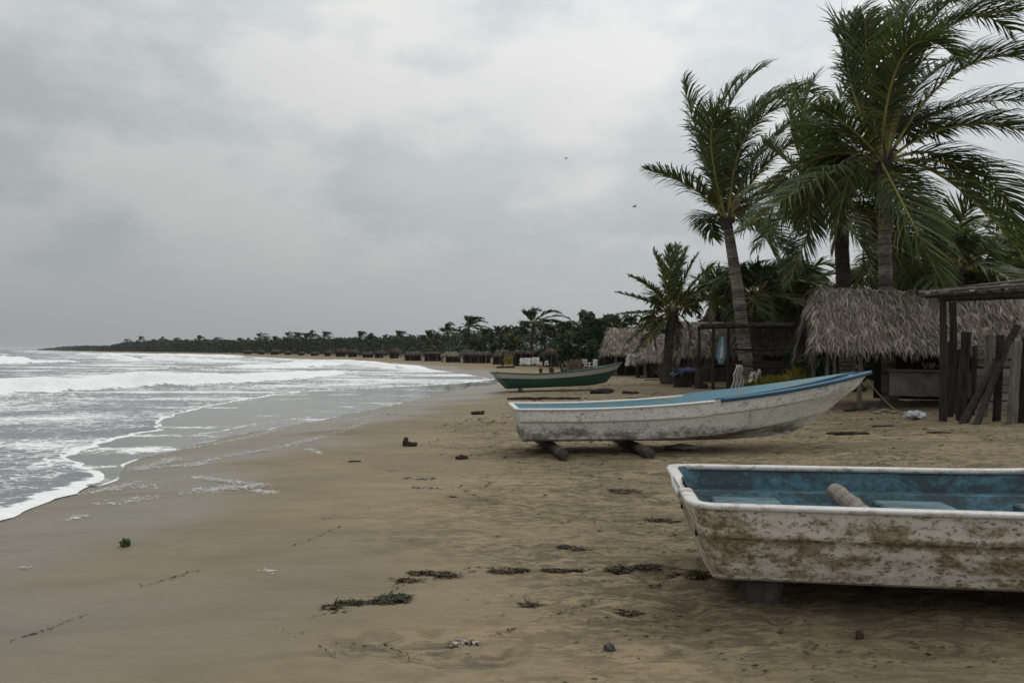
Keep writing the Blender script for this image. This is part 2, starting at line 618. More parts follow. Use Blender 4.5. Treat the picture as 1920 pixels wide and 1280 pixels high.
M['post'] = simple('dark_post_wood', (0.018, 0.015, 0.013), (0.048, 0.039, 0.032), 4.0, 0.9, 0.6, (4, 4, 0.6), 0.15, 0.01)
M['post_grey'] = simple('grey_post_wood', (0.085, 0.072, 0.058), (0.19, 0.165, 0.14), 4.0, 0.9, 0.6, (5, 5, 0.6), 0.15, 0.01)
M['plank'] = simple('grey_plank_wood', (0.09, 0.082, 0.072), (0.21, 0.195, 0.17), 3.5, 0.9, 0.5, (0.6, 4, 6), 0.15, 0.008, 0.3)
M['log'] = simple('weathered_log', (0.13, 0.115, 0.095), (0.26, 0.235, 0.2), 5.0, 0.95, 0.8, (0.8, 4, 4), 0.1, 0.01)
M['log_dark'] = simple('dark_log', (0.045, 0.036, 0.03), (0.115, 0.095, 0.078), 5.0, 0.95, 0.8, (0.8, 4, 4), 0.1, 0.01)
M['log_end'] = simple('log_end_grain', (0.035, 0.03, 0.026), (0.085, 0.072, 0.058), 14.0, 0.95, 0.5)
M['driftwood'] = simple('driftwood', (0.02, 0.016, 0.013), (0.06, 0.047, 0.038), 9.0, 0.95, 0.8)
M['weed'] = leaf_mat('dry_seaweed', (0.018, 0.013, 0.007), (0.095, 0.068, 0.034), tip=(0.21, 0.15, 0.075), trans=0.0, rough=0.8)
M['weed_green'] = leaf_mat('green_seaweed', (0.014, 0.015, 0.006), (0.055, 0.055, 0.02), tip=(0.12, 0.09, 0.03), trans=0.0, rough=0.7)
M['flake'] = leaf_mat('dark_debris', (0.018, 0.013, 0.009), (0.075, 0.055, 0.036), trans=0.0, rough=0.9)
M['bleached'] = leaf_mat('bleached_debris', (0.07, 0.055, 0.04), (0.42, 0.38, 0.32), trans=0.0, rough=0.9)
M['foam'] = simple('sea_foam', (0.42, 0.41, 0.38), (0.66, 0.66, 0.64), 9.0, 0.7, 0.3)
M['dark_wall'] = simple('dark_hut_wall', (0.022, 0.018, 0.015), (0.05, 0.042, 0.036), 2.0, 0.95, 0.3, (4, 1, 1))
M['concrete'] = simple('stained_concrete', (0.095, 0.09, 0.082), (0.19, 0.18, 0.165), 2.6, 0.9, 0.4)
M['cloth_white'] = simple('white_cloth', (0.36, 0.35, 0.33), (0.55, 0.54, 0.51), 5.0, 0.9, 0.4)
M['plastic_white'] = simple('white_plastic', (0.55, 0.55, 0.54), (0.68, 0.68, 0.67), 4.0, 0.5, 0.1)
M['tarp_blue'] = simple('blue_tarp', (0.012, 0.02, 0.055), (0.025, 0.04, 0.10), 4.0, 0.6, 0.4)
M['board_blue'] = simple('surfboard_blue', (0.10, 0.22, 0.30), (0.17, 0.32, 0.41), 3.0, 0.4, 0.0)
M['yellow'] = leaf_mat('yellow_plants', (0.10, 0.085, 0.012), (0.30, 0.25, 0.03), trans=0.1)
M['rope'] = simple('old_rope', (0.17, 0.13, 0.085), (0.30, 0.24, 0.16), 30.0, 0.95, 0.5)
M['stone'] = simple('grey_stone', (0.05, 0.046, 0.042), (0.12, 0.11, 0.10), 9.0, 0.9, 0.6)
M['stone_pale'] = simple('pale_stone', (0.16, 0.14, 0.115), (0.30, 0.27, 0.22), 8.0, 0.95, 0.7)
M['bird'] = simple('bird_feathers', (0.02, 0.02, 0.02), (0.05, 0.045, 0.04), 9.0, 0.9, 0.0)
M['tree_leaf'] = leaf_mat('broad_leaf', (0.018, 0.034, 0.014), (0.050, 0.074, 0.032), trans=0.1, rough=.7, spec=.15)
M['wood_leaf'] = leaf_mat('far_leaf', (0.022, 0.030, 0.020), (0.042, 0.052, 0.034), trans=0.05, rough=0.8, spec=0.1)
M['husk'] = simple('brown_husk', (0.03, 0.02, 0.014), (0.07, 0.045, 0.033), 9.0, 0.95, 0.4)
M['green_shell'] = simple('green_coconut', (0.02, 0.035, 0.008), (0.06, 0.08, 0.02), 18.0, 0.7, 0.8)
M['bag'] = simple('white_sack', (0.33, 0.34, 0.36), (0.50, 0.51, 0.54), 6.0, 0.6, 0.5)


def thatch_material(tone=1.0):
    m, nt, b = new_mat('palm_thatch' if tone == 1.0 else 'old_thatch', 0.95, 0.1)
    rv = attr(nt, 'rnd')
    co = coords(nt)
    n1 = noise(nt, co, 1.3, 5, 0.65, 0.6)
    n2 = noise(nt, co, 22.0, 3, 0.6, 0.3)
    v = math_(nt, 'ADD', math_(nt, 'MULTIPLY', rv, 0.72), math_(nt, 'MULTIPLY', math_(nt, 'SUBTRACT', n1, 0.28), 1.0))
    rp = N(nt, 'ShaderNodeValToRGB')
    e = rp.color_ramp.elements
    e[0].position, e[0].color = 0.15, (0.062, 0.050, 0.038, 1)
    e[1].position, e[1].color = 1.0, (0.40, 0.36, 0.30, 1)
    k = e.new(0.45); k.color = (0.135, 0.112, 0.086, 1)
    k = e.new(0.75); k.color = (0.235, 0.208, 0.17, 1)
    L(nt, v, rp.inputs[0])
    col = mixc(nt, 0.25, rp.outputs[0], mixc(nt, n2, (0.05, 0.04, 0.03), (0.34, 0.29, 0.24)))
    if tone != 1.0:
        col = mixc(nt, 1.0, col, (tone, tone * .98, tone * .95), 'MULTIPLY')
    L(nt, col, b.inputs['Base Color'])
    return m


M['thatch'] = thatch_material()
M['thatch_old'] = thatch_material(0.45)


def painted(name, c, worn, amount=0.3, scale=3.0, rough=0.5, seed=0.0):
    m, nt, b = new_mat(name, rough, 0.35)
    co = coords(nt)
    n1 = noise(nt, co, scale, 7, 0.68, 1.0, (0.7, 1, 1.6), (seed, 0, 0))
    n2 = noise(nt, co, scale * 9, 5, 0.7, 0.6, (0.7, 1, 1), (seed, 4, 0))
    s = math_(nt, 'ADD', math_(nt, 'MULTIPLY', n1, 0.8), math_(nt, 'MULTIPLY', n2, 0.35))
    f = maprange(nt, s, 0.72 - amount * 0.35, 0.86 - amount * 0.30)
    col = mixc(nt, maprange(nt, n2, 0.3, 0.7), c, tuple(x * 0.8 for x in c))
    col = mixc(nt, math_(nt, 'MULTIPLY', f, 0.85), col, worn)
    L(nt, col, b.inputs['Base Color'])
    bump(nt, b, s, 0.2, 0.005)
    return m


# ------------------------------------------------------------------ the setting: sand, sea, wash
def build_ground():
    q = np.concatenate([np.geomspace(0.5, 3.9, 26)[:-1], np.geomspace(3.9, 20.0, 330)[:-1], np.geomspace(20, 120, 110)[:-1], np.geomspace(120, 9000, 70)])
    a = np.concatenate([np.linspace(-2.6, -0.72, 30)[:-1], np.linspace(-0.72, 0.74, 470)[:-1], np.linspace(0.74, 2.6, 30)])
    Q, A = np.meshgrid(q, a, indexing='ij')
    Y = Q - 3.0
    X = A * Q
    s = inland(X, Y)
    Z = gz(X, Y)
    near = sstep(45, 12, Y)
    # how churned up the sand is: smooth by the water, scuffed by the boats
    rough = sstep(3.1, 6.0, s + 1.3 * fbm(X * 0.35, Y * 0.35, 3, 3)) * (0.85 + 0.5 * fbm(X * 0.5, Y * 0.9, 8, 3))
    rough = np.clip(rough, 0, 1)
    wet = 1 - sstep(1.2, 5.6, s + 1.2 * fbm(X * 0.25, Y * 0.4, 21, 3))
    foot = fbm(X * 4.2, Y * 5.2, 31, 4)
    dent = -np.maximum(pn(X * 3.1, Y * 3.9, 77) - 0.35, 0) * 0.10
    Z = Z + near * ((0.012 * fbm(X * 0.5, Y * 0.9, 41, 3)) * sstep(0.4, 2, s) + rough * (0.013 * foot + 0.009 * fbm(X * 7, Y * 9, 33, 2) + dent))
    # scraped hollow at the front
    for cx, cy, rx, ry in ((-0.62, 4.35, 0.42, 0.22), (-0.25, 4.15, 0.3, 0.15)):
        r2 = ((X - cx) / rx) ** 2 + ((Y - cy) / ry) ** 2 + 0.4 * fbm(X * 6, Y * 6, 66, 3)
        Z -= 0.03 * np.exp(-np.maximum(r2, 0) ** 2) - 0.014 * np.exp(-(r2 - 1.5) ** 2)
        rough = np.maximum(rough, np.exp(-np.maximum(r2, 0)))
    dmp_vig_ = sstep(.25, 1.1, (X - 0.35 * Y + 1.6) * .55 + 0.9 * fbm(X * 0.8, Y * 1.3, 88, 4)) * sstep(6.2, 4.2, Y + .8 * fbm(X * .7, Y * .7, 89, 3))  # darker right foreground: damp sand, plus corner vignette put into the colour
    dmp_vig_ = np.maximum(dmp_vig_, .7 * sstep(.12, .5, fbm(X * 0.45, Y * 0.8, 98, 4)) * sstep(4.5, 7, s) * sstep(40, 25, Y))
    me = grid_mesh('sand', X, Y, Z, M['sand'], {'wet': wet, 'rough': rough, 'damp_vignette': dmp_vig_})
    o = link('beach', me)
    o['kind'] = 'structure'


def polydist(X, Y, pts):
    """distance to a polyline, and parameter (point index) of the nearest place, and signed side"""
    best = np.full(X.shape, 1e9)
    par = np.zeros(X.shape)
    side = np.zeros(X.shape)
    for i in range(len(pts) - 1):
        ax, ay = pts[i]
        bx, by = pts[i + 1]
        dx, dy = bx - ax, by - ay
        l2 = dx * dx + dy * dy
        t = np.clip(((X - ax) * dx + (Y - ay) * dy) / l2, 0, 1)
        d = np.hypot(X - ax - t * dx, Y - ay - t * dy)
        c = (dx * (Y - ay) - dy * (X - ax)) / math.sqrt(l2)
        m = d < best
        best = np.where(m, d, best)
        par = np.where(m, i + t, par)
        side = np.where(m, c, side)
    return best, par, side


SEA_Z = -0.15


def build_sea():
    y = np.concatenate([np.linspace(-30, 2.5, 30)[:-1], np.geomspace(2.5, 30, 150)[:-1], np.geomspace(30, 160, 170)[:-1], np.geomspace(160, 9000, 90)])
    u = np.concatenate([np.linspace(0, 1.2, 24)[:-1], 1.2 + (np.geomspace(1, 75, 230) - 1), 1.2 + 74 + np.geomspace(2, 60000, 80)])
    Yg, U = np.meshgrid(y, u, indexing='ij')
    X0 = E1(Yg)
    X = X0 - U
    Y = Yg + 0
    s = -inland(X, Y)
    Z = SEA_Z + 0.004 + 0.010 * sstep(0, 0.3, U)
    amp = sstep(0.3, 10, U)
    Z += amp * (0.05 * fbm(X * 0.16, Y * 0.42, 101, 3) + 0.022 * fbm(X * 0.9, Y * 1.7, 111, 3))
    Z += sstep(120, 900, s) * 0.25 * fbm(X * 0.01, Y * 0.03, 121, 3)
    # surging front: a little lip of foam
    lip = np.exp(-((U - 0.30) / 0.22) ** 2) * sstep(60, 40, Y) * sstep(0, 0.2, U)
    Z += lip * (0.03 + 0.02 * fbm(X * 1.5, Y * 1.5, 131, 2))
    foam = 0.555 + 0.30 * fbm(X * 0.10, Y * 0.22, 141, 3) - 0.20 * sstep(14, 5, Yg) * sstep(0.6, 2.5, U)
    foam += 0.06 * sstep(20, 45, Y) * sstep(45, 10, s)
    foam = foam * (1 - 0.62 * sstep(34, 70, s))
    foam = np.maximum(foam, (0.98 + 0.2 * pn(X * 2, Y * 2, 7)) * (1 - sstep(0.06, np.maximum(0.42 + 0.45 * pn(Y * 0.45, Y * 0, 4) + 0.2 * pn(Y * 1.7, Y * 0, 6), .12) * (0.45 + 0.75 * sstep(20, 8, Y)), U)) * sstep(60, 45, Y))
    foam = np.maximum(foam, sstep(48, 75, Y) * (1 - sstep(1.0, 9.0, s)) * 0.95)

    def w(px, py):
        d = (EYE - SEA_Z) * F / (py - HOR)
        return ((px - 960.0) / F * d, d)
    breakers = [
        ([(-420, 764), (-200, 748), (0, 737), (150, 731), (290, 724), (450, 717), (560, 709), (650, 699)], [.4, .45, .50, .52, .72, .42, .36, .15], 1.3, 5.0, 1.0),
        ([(-300, 693), (-100, 686), (0, 683), (45, 681), (66, 680)], [.8, .95, .95, .9, .0], 2.2, 5.0, 1.0),
        ([(66, 680), (120, 679), (165, 678)], [.3, .35, .05], 1.5, 4.0, 0.9),
        ([(185, 671), (225, 674), (262, 678)], [.3, .8, .1], 2.0, 4.0, 0.95),
        ([(275, 673), (360, 678), (470, 680)], [.5, .5, .2], 1.8, 5.0, 0.95),
        ([(470, 690), (555, 689), (640, 684)], [.3, .55, .2], 1.2, 4.0, 0.95),
        ([(330, 693), (400, 692)], [.2, .2], 1.0, 2.0, 0.7),
        ([(-100, 660), (0, 659.3), (30, 659.2)], [1.0, 1.2, .2], 4, 8, 0.95),
        ([(90, 660.2), (118, 660.2)], [.9, .3], 3, 6, 0.95),
        ([(-60, 668), (0, 667), (40, 666.5)], [.6, .7, .1], 3, 6, 0.8),
        ([(150, 664), (300, 666.5), (440, 670.5)], [.5, .6, .6], 3, 7, 0.95),
        ([(560, 677.5), (650, 681), (740, 690)], [.3, .4, .3], 1.5, 6, 0.95),
    ]
    for pts, hs, wf, wb, fk in breakers:
        wp = [w(*p) for p in pts]
        d, par, side = polydist(X, Y, wp)
        h = np.interp(par, range(len(hs)), hs) * (1 + 0.30 * pn(X * 0.35, Y * 0.35, 151))
        # the line runs left to right, the shore side is the near one (side < 0)
        sg = np.where(side < 0, d, -d) + 0.35 * fbm(X * 0.7, Y * 0.7, 161, 2)
        prof = np.where(sg > 0, np.exp(-(sg / (wf * 0.45)) ** 2), np.exp(-(sg / (wb * 0.55)) ** 2))
        ends = 1.0
        Z += h * prof * ends
        fm = np.where(sg > 0, 1 - sstep(wf * 0.5, wf * 1.1, sg), 1 - sstep(wb * 0.12, wb * 0.75, -sg))
        foam = np.maximum(foam, fk * fm * np.clip(h * 4, 0, 1))
    foam = np.clip(foam, 0, 1)
    Z += 0.05 * foam * sstep(2, 8, U) * fbm(X * 1.6, Y * 1.6, 171, 3)
    me = grid_mesh('sea', X, Y, Z, M['sea'], {'foam': foam})
    o = link('sea', me)
    o['kind'] = 'structure'
    # thin sheet of water running back between the surge and the sand
    y = np.linspace(10.2, 47, 420)
    k = np.linspace(0, 1, 60)
    Yg, K = np.meshgrid(y, k, indexing='ij')
    x1 = E1(Yg) - 0.5
    x2 = np.maximum(E2(Yg), E1(Yg) - 0.3)
    X = x1 + (x2 - x1) * K
    de = x2 - X
    foam = 0.33 + 0.34 * fbm(X * 0.35, Yg * 0.9, 201, 4)
    foam = np.maximum(foam, 0.9 * (1 - sstep(0.02, 0.12 + 0.10 * pn(Yg * 0.7, Yg * 0, 14), de)) * np.clip(0.55 + 1.1 * pn(Yg * 1.1, Yg * 0, 24), 0, 1))
    streak = np.exp(-((de - 0.9 - 0.4 * pn(Yg * 0.4, Yg * 0, 34)) / 0.12) ** 2) * sstep(14, 17, Yg) * sstep(26, 20, Yg)
    foam = np.clip(np.maximum(foam, 0.62 * streak), 0, 1)
    Z = SEA_Z + 0.006 + 0.004 * pn(X * 2, Yg * 2, 3) - 0.004 * K
    me = grid_mesh('wash', X, Yg, Z, M['wash'], {'foam': foam})
    o = link('wash_water', me)
    o['kind'] = 'structure'


build_ground()
build_sea()


# ------------------------------------------------------------------ boats
def panga(name, label, loc, heading, roll, trim, Lg, beam, D, rise, mats, chine=0.10, floor=0.20, raise_fore=None,
          stern_rake=0.17, nst=70, bow_pow=2.2, knuckle=0.62, round_r=0.16, notch=0.0, group=None, rim_w=1.0, stern_fac=0.93, knuckle_out=0.022, sh0=0.30, shp=1.75):
    root = thing(name, label, 'boat', loc, (roll, trim, heading), group)
    ts = np.concatenate([np.array([0, .004, .009, .015, .022]), np.linspace(0.032, 1, nst - 5)])

    def plan(t, p=bow_pow):
        base = stern_fac + (1 - stern_fac) * math.sin(min(t / 0.45, 1) * math.pi / 2)
        if t > 0.42:
            base *= max(0.0, 1 - ((t - 0.42) / 0.58) ** p)
        return base

    def corner(x):
        return round_r - math.sqrt(max(0.0, round_r ** 2 - (round_r - min(x, round_r)) ** 2))

    def sheer(t):
        k = max(0.0, (t - sh0) / (1 - sh0))
        z = D + rise * k ** shp
        if raise_fore and t > raise_fore[0]:
            z += raise_fore[1]
        return z

    def zkeel(t):
        k = max(0.0, (t - 0.55) / 0.45)
        return 0.17 * rise * k ** 2.4

    def zch(t):
        k = max(0.0, (t - 0.35) / 0.65)
        return chine + (sheer(1.0) * 0.42 - chine) * k ** 2.0

    rows = []   # each row: function t -> (x, y, z), from the keel up to the gunwale
    LK, LC = 0.765 * Lg, 0.875 * Lg

    def row(frac_w, zf, Lr, p, dy=0.0, corner_k=1.0):
        def fn(t):
            z = zf(t)
            x = t * Lr
            rake = stern_rake * (1 - min(1, z / D)) * max(0.0, 1 - t * 3)
            yy = max(0.0, beam / 2 * frac_w * plan(t, p) - corner(x) * corner_k + dy * min(1, (1 - t) * 8))
            return (x + rake, yy, z)
        return fn
    kz = lambda f: (lambda t: zch(t) + (sheer(t) - zch(t)) * f)
    rows.append(row(0.0, zkeel, LK, 2))
    rows.append(row(0.40, lambda t: zkeel(t) + (zch(t) - zkeel(t)) * 0.45, LK + .45 * (LC - LK), bow_pow * 0.8, 0, .1))
    rows.append(row(0.43, lambda t: zkeel(t) + (zch(t) - zkeel(t)) * 0.43, LK + .47 * (LC - LK), bow_pow * 0.8, 0, .1))
    rows.append(row(0.80, lambda t: zch(t), LC, bow_pow * 0.85, 0, .12))
    rows.append(row(0.835, lambda t: zch(t) + 0.02, LC * 1.006, bow_pow * 0.87, 0, .15))
    rows.append(row(0.885, kz(knuckle * 0.5), LC * 1.045, bow_pow * 0.92, 0, .3))
    rows.append(row(0.93, kz(knuckle - 0.05), 0.955 * Lg, bow_pow * 0.96, 0, .5))
    rows.append(row(0.93, kz(knuckle), 0.96 * Lg, bow_pow * 0.96, knuckle_out, .5))
    rows.append(row(0.94, kz(knuckle + 0.04), 0.965 * Lg, bow_pow * 0.97, knuckle_out * 0.9, .6))
    rows.append(row(0.99, kz(0.97), 0.995 * Lg, bow_pow, 0, .97))
    rows.append(row(0.995, kz(1.0), Lg, bow_pow, 0))
    nr = len(rows)

    def shell(rows, mirror, mb, mi=0):
        P = [[rows[r](t) for r in range(len(rows))] for t in ts]
        n = len(rows)
        for sgn in (1, -1):
            vs = [(p[0], p[1] * sgn, p[2]) for st in P for p in st]
            fs = []
            for i in range(len(ts) - 1):
                for r in range(n - 1):
                    a, b, c, d = i * n + r, i * n + r + 1, (i + 1) * n + r + 1, (i + 1) * n + r
                    fs.append((a, b, c, d) if sgn > 0 else (a, d, c, b))
            mb.add(vs, fs, mi)
        return P
    mb = MB()
    P = shell(rows, True, mb)
    part('hull', mb, mats['hull'], root, smooth=False)
    hull = root.children[-1] if root.children else None
    # transom
    tb = MB()
    st = P[0]
    vs = [(p[0], p[1], p[2]) for p in st] + [(p[0], -p[1], p[2]) for p in st]
    fs = [(i, i + nr, i + 1 + nr, i + 1) for i in range(nr - 1)]
    tb.add(vs, fs)
    part('transom', tb, mats.get('transom', mats['hull']), root)

    # liner
    th = 0.055
    x0 = 0.062

    def irow(off, zf, wf=1.0, p=bow_pow, lx=0.955):
        def fn(t):
            tt = t
            x = x0 + tt * (Lg * lx - x0)
            yy = max(0.0, beam / 2 * wf * plan(tt, p) - off - corner(max(0.0, x - x0)) * 0.9)
            z = zf(tt)
            rake = stern_rake * (1 - min(1, z / D)) * max(0.0, 1 - t * 3)
            return (x + rake, yy, z)
        return fn
    fl = lambda t: min(max(floor, zch(t) + 0.06), sheer(t) - 0.02)
    mid = lambda t: fl(t) + (sheer(t) - fl(t)) * 0.40
    irows = [irow(th, lambda t: sheer(t) - 0.004), irow(th + 0.035, lambda t: mid(t) + 0.03, lx=.87), irow(th + 0.04, lambda t: mid(t), lx=.86),
             irow(th + 0.13, lambda t: mid(t) - 0.012, 0.99, lx=.83), irow(th + 0.15, lambda t: fl(t) + 0.01, 0.96, lx=.76), irow(0.0, lambda t: fl(t), 0.0, lx=.74)]
    mb = MB()
    Pi = shell(irows, True, mb)
    st = Pi[0]
    n = len(irows)
    mb.add([(p[0], p[1], p[2]) for p in st] + [(p[0], -p[1], p[2]) for p in st], [(i, i + 1, i + 1 + n, i + n) for i in range(n - 1)])
    part('liner', mb, mats['liner'], root)

    # gunwale rim, swept from bow to stern to bow
    def sweep(mb, path, normals, prof):
        k = len(prof)
        vs = []
        for p, nn in zip(path, normals):
            for o, h in prof:
                vs.append((p[0] + nn[0] * o, p[1] + nn[1] * o, p[2] + h))
        fs = []
        for i in range(len(path) - 1):
            for j in range(k):
                j2 = (j + 1) % k
                fs.append((i * k + j, (i + 1) * k + j, (i + 1) * k + j2, i * k + j2))
        fs.append(tuple(range(k)))
        fs.append(tuple((len(path) - 1) * k + j for j in range(k - 1, -1, -1)))
        mb.add(vs, fs)

    g = rows[-1]
    prof = [(.010, -.024), (.015, -.020), (.017, -.006), (.012, .004), (-.01, .008), (-.045 * rim_w, .008), (-.060 * rim_w, .0), (-.062 * rim_w, -.03)]

    def side_path(t0, t1, sgn):
        tt = [t for t in ts if t0 <= t <= t1]
        pts, nor = [], []
        for t in tt:
            a, b = g(max(0, t - .004)), g(min(1, t + .004))
            dx, dy = b[0] - a[0], (b[1] - a[1])
            l = math.hypot(dx, dy) or 1
            p = g(t)
            pts.append((p[0], p[1] * sgn, p[2]))
            nor.append((-dy / l, dx / l * sgn))
        return pts, nor
    split = raise_fore[0] if raise_fore else 1.0
    mb = MB()
    pa, na = side_path(0, split, 1)
    pb, nb = side_path(0, split, -1)
    tr, trn = [], []
    yend = pa[0][1]
    for k in range(1, 24):
        f = k / 24.0
        yy = yend * (1 - 2 * f)
        dip = notch * float(sstep(0.30, 0.36, f) * sstep(0.70, 0.64, f))
        tr.append((pa[0][0], yy, pa[0][2] - dip))
        trn.append((-1.0, 0.0))
    path = pa[::-1] + tr + pb
    nors = na[::-1] + trn + nb
    sweep(mb, path, nors, prof)
    part('gunwale_rim', mb, mats['rim'], root, smooth=True)
    if raise_fore:
        prof2 = [(.012, -.058), (.024, -.052), (.028, -.016), (.020, .0), (-.005, .008), (-.03, .005), (-.04, -.03)]
        mb = MB()
        for sgn in (1, -1):
            p1, n1 = side_path(split + 0.001, 1.0, sgn)
            sweep(mb, p1, n1, prof2)
        part('bow_rail', mb, mats['rail'], root, smooth=True)
    # deck at the bow tip
    mb = MB()
    tt = [t for t in ts if t >= 0.90]
    vs, fs = [], []
    for t in tt:
        p = g(t)
        vs += [(p[0], p[1] * 0.93, p[2] - 0.012), (p[0], -p[1] * 0.93, p[2] - 0.012)]
    for i in range(len(tt) - 1):
        fs.append((2 * i, 2 * i + 2, 2 * i + 3, 2 * i + 1))
    mb.add(vs, fs)
    part('foredeck', mb, mats.get('deck', mats['liner']), root)
    return root, dict(g=g, sheer=sheer, fl=fl, mid=mid, plan=plan)


M['hull1'] = hull_material('weathered_hull_near', (0.64, 0.60, 0.52), (0.285, 0.212, 0.11), (0.12, 0.085, 0.05),
                           [(0.37, 0.09, 0.9), (0.27, 0.10, 0.75), (0.47, 0.08, 0.5), (0.16, .06, .35)], amount=0.95)
M['hull2'] = hull_material('weathered_hull_mid', (0.66, 0.65, 0.60), (0.16, 0.14, 0.095), (0.06, 0.05, 0.035),
                           [(0.17, 0.16, 0.7)], algae=(0.17, 0.20, 0.165, 0.13, 0.22), amount=0.62, seed=4.3)
M['rim1'] = painted('white_rim_near', (0.58, 0.565, 0.54), (0.24, 0.18, 0.12), 0.46, 9.0, 0.45)
M['rim2'] = painted('white_rim_mid', (0.62, 0.60, 0.55), (0.3, 0.27, 0.2), 0.15, 6.0)
M['liner1'] = painted('blue_liner_near', (0.062, 0.160, 0.205), (0.022, 0.032, 0.036), 0.85, 2.6, 0.55)
M['liner2'] = painted('blue_liner_mid', (0.185, 0.345, 0.425), (0.27, 0.28, 0.21), 0.50, 3.0)
M['pad1'] = painted('pale_blue_pad', (0.080, 0.165, 0.20), (0.035, 0.055, 0.06), 0.75, 4.0)
M['faded'] = simple('faded_blue_paint', (0.16, 0.22, 0.29), (0.42, 0.43, 0.42), 26.0, 0.6, 0.0)
M['rail2'] = painted('dark_blue_rail', (0.022, 0.085, 0.165), (0.10, 0.17, 0.22), 0.15, 6.0, 0.4)
M['deck2'] = painted('worn_blue_deck', (0.20, 0.36, 0.42), (0.36, 0.32, 0.16), 0.45, 4.0)

# nearest boat
b1, f1 = panga('fishing_boat', 'white fibreglass boat with blue inside and brown stains, nearest and cut off at right',
               (1.16, 5.62, 0.085), R(-6.2), R(0), R(0.3), 7.2, 1.84, 0.585, 0.5,
               dict(hull=M['hull1'], rim=M['rim1'], liner=M['liner1'], transom=M['hull1']), chine=0.10, floor=0.30, stern_rake=0.20, knuckle=0.60, notch=0.05, round_r=0.15, rim_w=1.15)
for k, x in enumerate((0.55, 1.75, 2.75)):
    mb = MB()
    vs = []
    W, Ln, h = 0.50, 0.50, 0.09
    prof = [(-.5, -.5), (.5, -.5), (.5, .5), (-.5, .5)]
    for zz, ins in ((0.302, 0.0), (0.302 + h - .015, 0.0), (0.302 + h, 0.03)):
        for a, c in prof:
            vs.append((x + a * (Ln - ins), 0.30 + c * (W - ins), zz))
    fs = []
    for r in range(2):
        for j in range(4):
            fs.append((r * 4 + j, r * 4 + (j + 1) % 4, (r + 1) * 4 + (j + 1) % 4, (r + 1) * 4 + j))
    fs.append((8, 9, 10, 11))
    mb.add(vs, fs)
    part('seat_block', mb, M['pad1'], b1)
# drain fitting and gouge on the transom
mb = MB()
for yy, zz in ((0.45, 0.33), (-0.45, 0.33)):
    mb = MB()
    mb.tube([(0.075, yy, zz), (0.10, yy, zz)], [0.022, 0.022], 10)
    part('drain_fitting', mb, M['post'], b1)

# log lying across the inside of the nearest boat
mb = MB()
A, B_ = at(1566, 918, 6.05), at(1650, 965, 4.95)
A.z, B_.z = 0.52, 0.49
n = 9
mb.tube([A.lerp(B_, k / n) for k in range(n + 1)], [0.066 + 0.006 * math.sin(k * 2.1) for k in range(n + 1)], 14, wob=0.03)
single('wood_log', mb, M['log'], 'pale weathered pole lying across the inside of the nearest boat', 'log', smooth=False)

# block under the nearest boat
mb = MB()
pb_ = gpix(1440, 1140)
vs, fs = [], []
for i in range(5):
    for k in range(12):
        th = 2 * math.pi * k / 12
        r_ = (0.19, 0.17, 0.16, 0.165, 0.15)[i] * (1 + random.uniform(-.12, .12))
        vs.append((math.cos(th) * r_ * 0.8, math.sin(th) * r_, -0.04 + i * 0.042))
for i in range(4):
    for k in range(12):
        fs.append((i * 12 + k, i * 12 + (k + 1) % 12, (i + 1) * 12 + (k + 1) % 12, (i + 1) * 12 + k))
fs.append(tuple(48 + k for k in range(12)))
mb.add(vs, fs)
single('support_block', mb, M['stone'], 'pale cracked block propping up the nearest boat, in its shadow', 'block', (pb_.x + .03, 5.22, pb_.z))
# second boat
b2, f2 = panga('fishing_boat', 'long white boat with blue bow rail resting on two logs, middle of the beach',
               (0.0, 12.55, 0.15), R(5.0), R(0.5), R(0.2), 5.9, 1.42, 0.565, 0.53,
               dict(hull=M['hull2'], rim=M['rim2'], liner=M['liner2'], rail=M['rail2'], deck=M['deck2']), chine=0.085, floor=0.2,
               raise_fore=(0.53, 0.025), stern_rake=0.15, knuckle=0.60, round_r=0.10, knuckle_out=0.03, sh0=0.1, shp=1.9)
mb = MB()
for x in (0.4,):
    mb.tube([(x + 1.6, -0.60, 0.44), (x + 1.6, 0.60, 0.44)], 0.03, 8)
part('thwart', mb, M['liner2'], b2)
# faint blue registration marks: worn paint dashes and strokes on the bow
def worn_marks():
    mb = MB()
    g = f2['g']
    rnd = random.Random(4)
    for t0, n_, sz in ((0.665, 1, .03), (0.70, 1, .045), (0.735, 1, .05), (0.765, 2, .03), (0.785, 1, .022), (0.82, 3, .035), (0.85, 3, .04), (0.875, 4, .04), (0.905, 3, .05), (0.93, 2, .04)):
        for k in range(n_):
            t = t0 + rnd.uniform(-.008, .008)
            p = g(t)
            p2 = g(t + .006)
            dx, dy = p2[0] - p[0], -(p2[1] - p[1])
            l = math.hypot(dx, dy)
            dx, dy = dx / l, dy / l
            nx, ny = dy, -dx
            drop = rnd.uniform(.13, .19)
            fl_ = 0.045 * drop / 0.16
            cx, cy, cz = p[0] + nx * 0.004, -p[1] + ny * 0.004 + fl_ * 0.55, p[2] - drop
            vs = []
            m_ = 9
            for j in range(m_):
                th = 2 * math.pi * j / m_
                r_ = sz * rnd.uniform(.25, .8)
                vs.append((cx + dx * r_ * 1.5 * math.cos(th) + nx * .012, cy + dy * r_ * 1.5 * math.cos(th) + ny * .012, cz + r_ * .55 * math.sin(th)))
            mb.add(vs, [tuple(range(m_))])
    part('faded_lettering', mb, M['faded'], b2, kind='stuff')


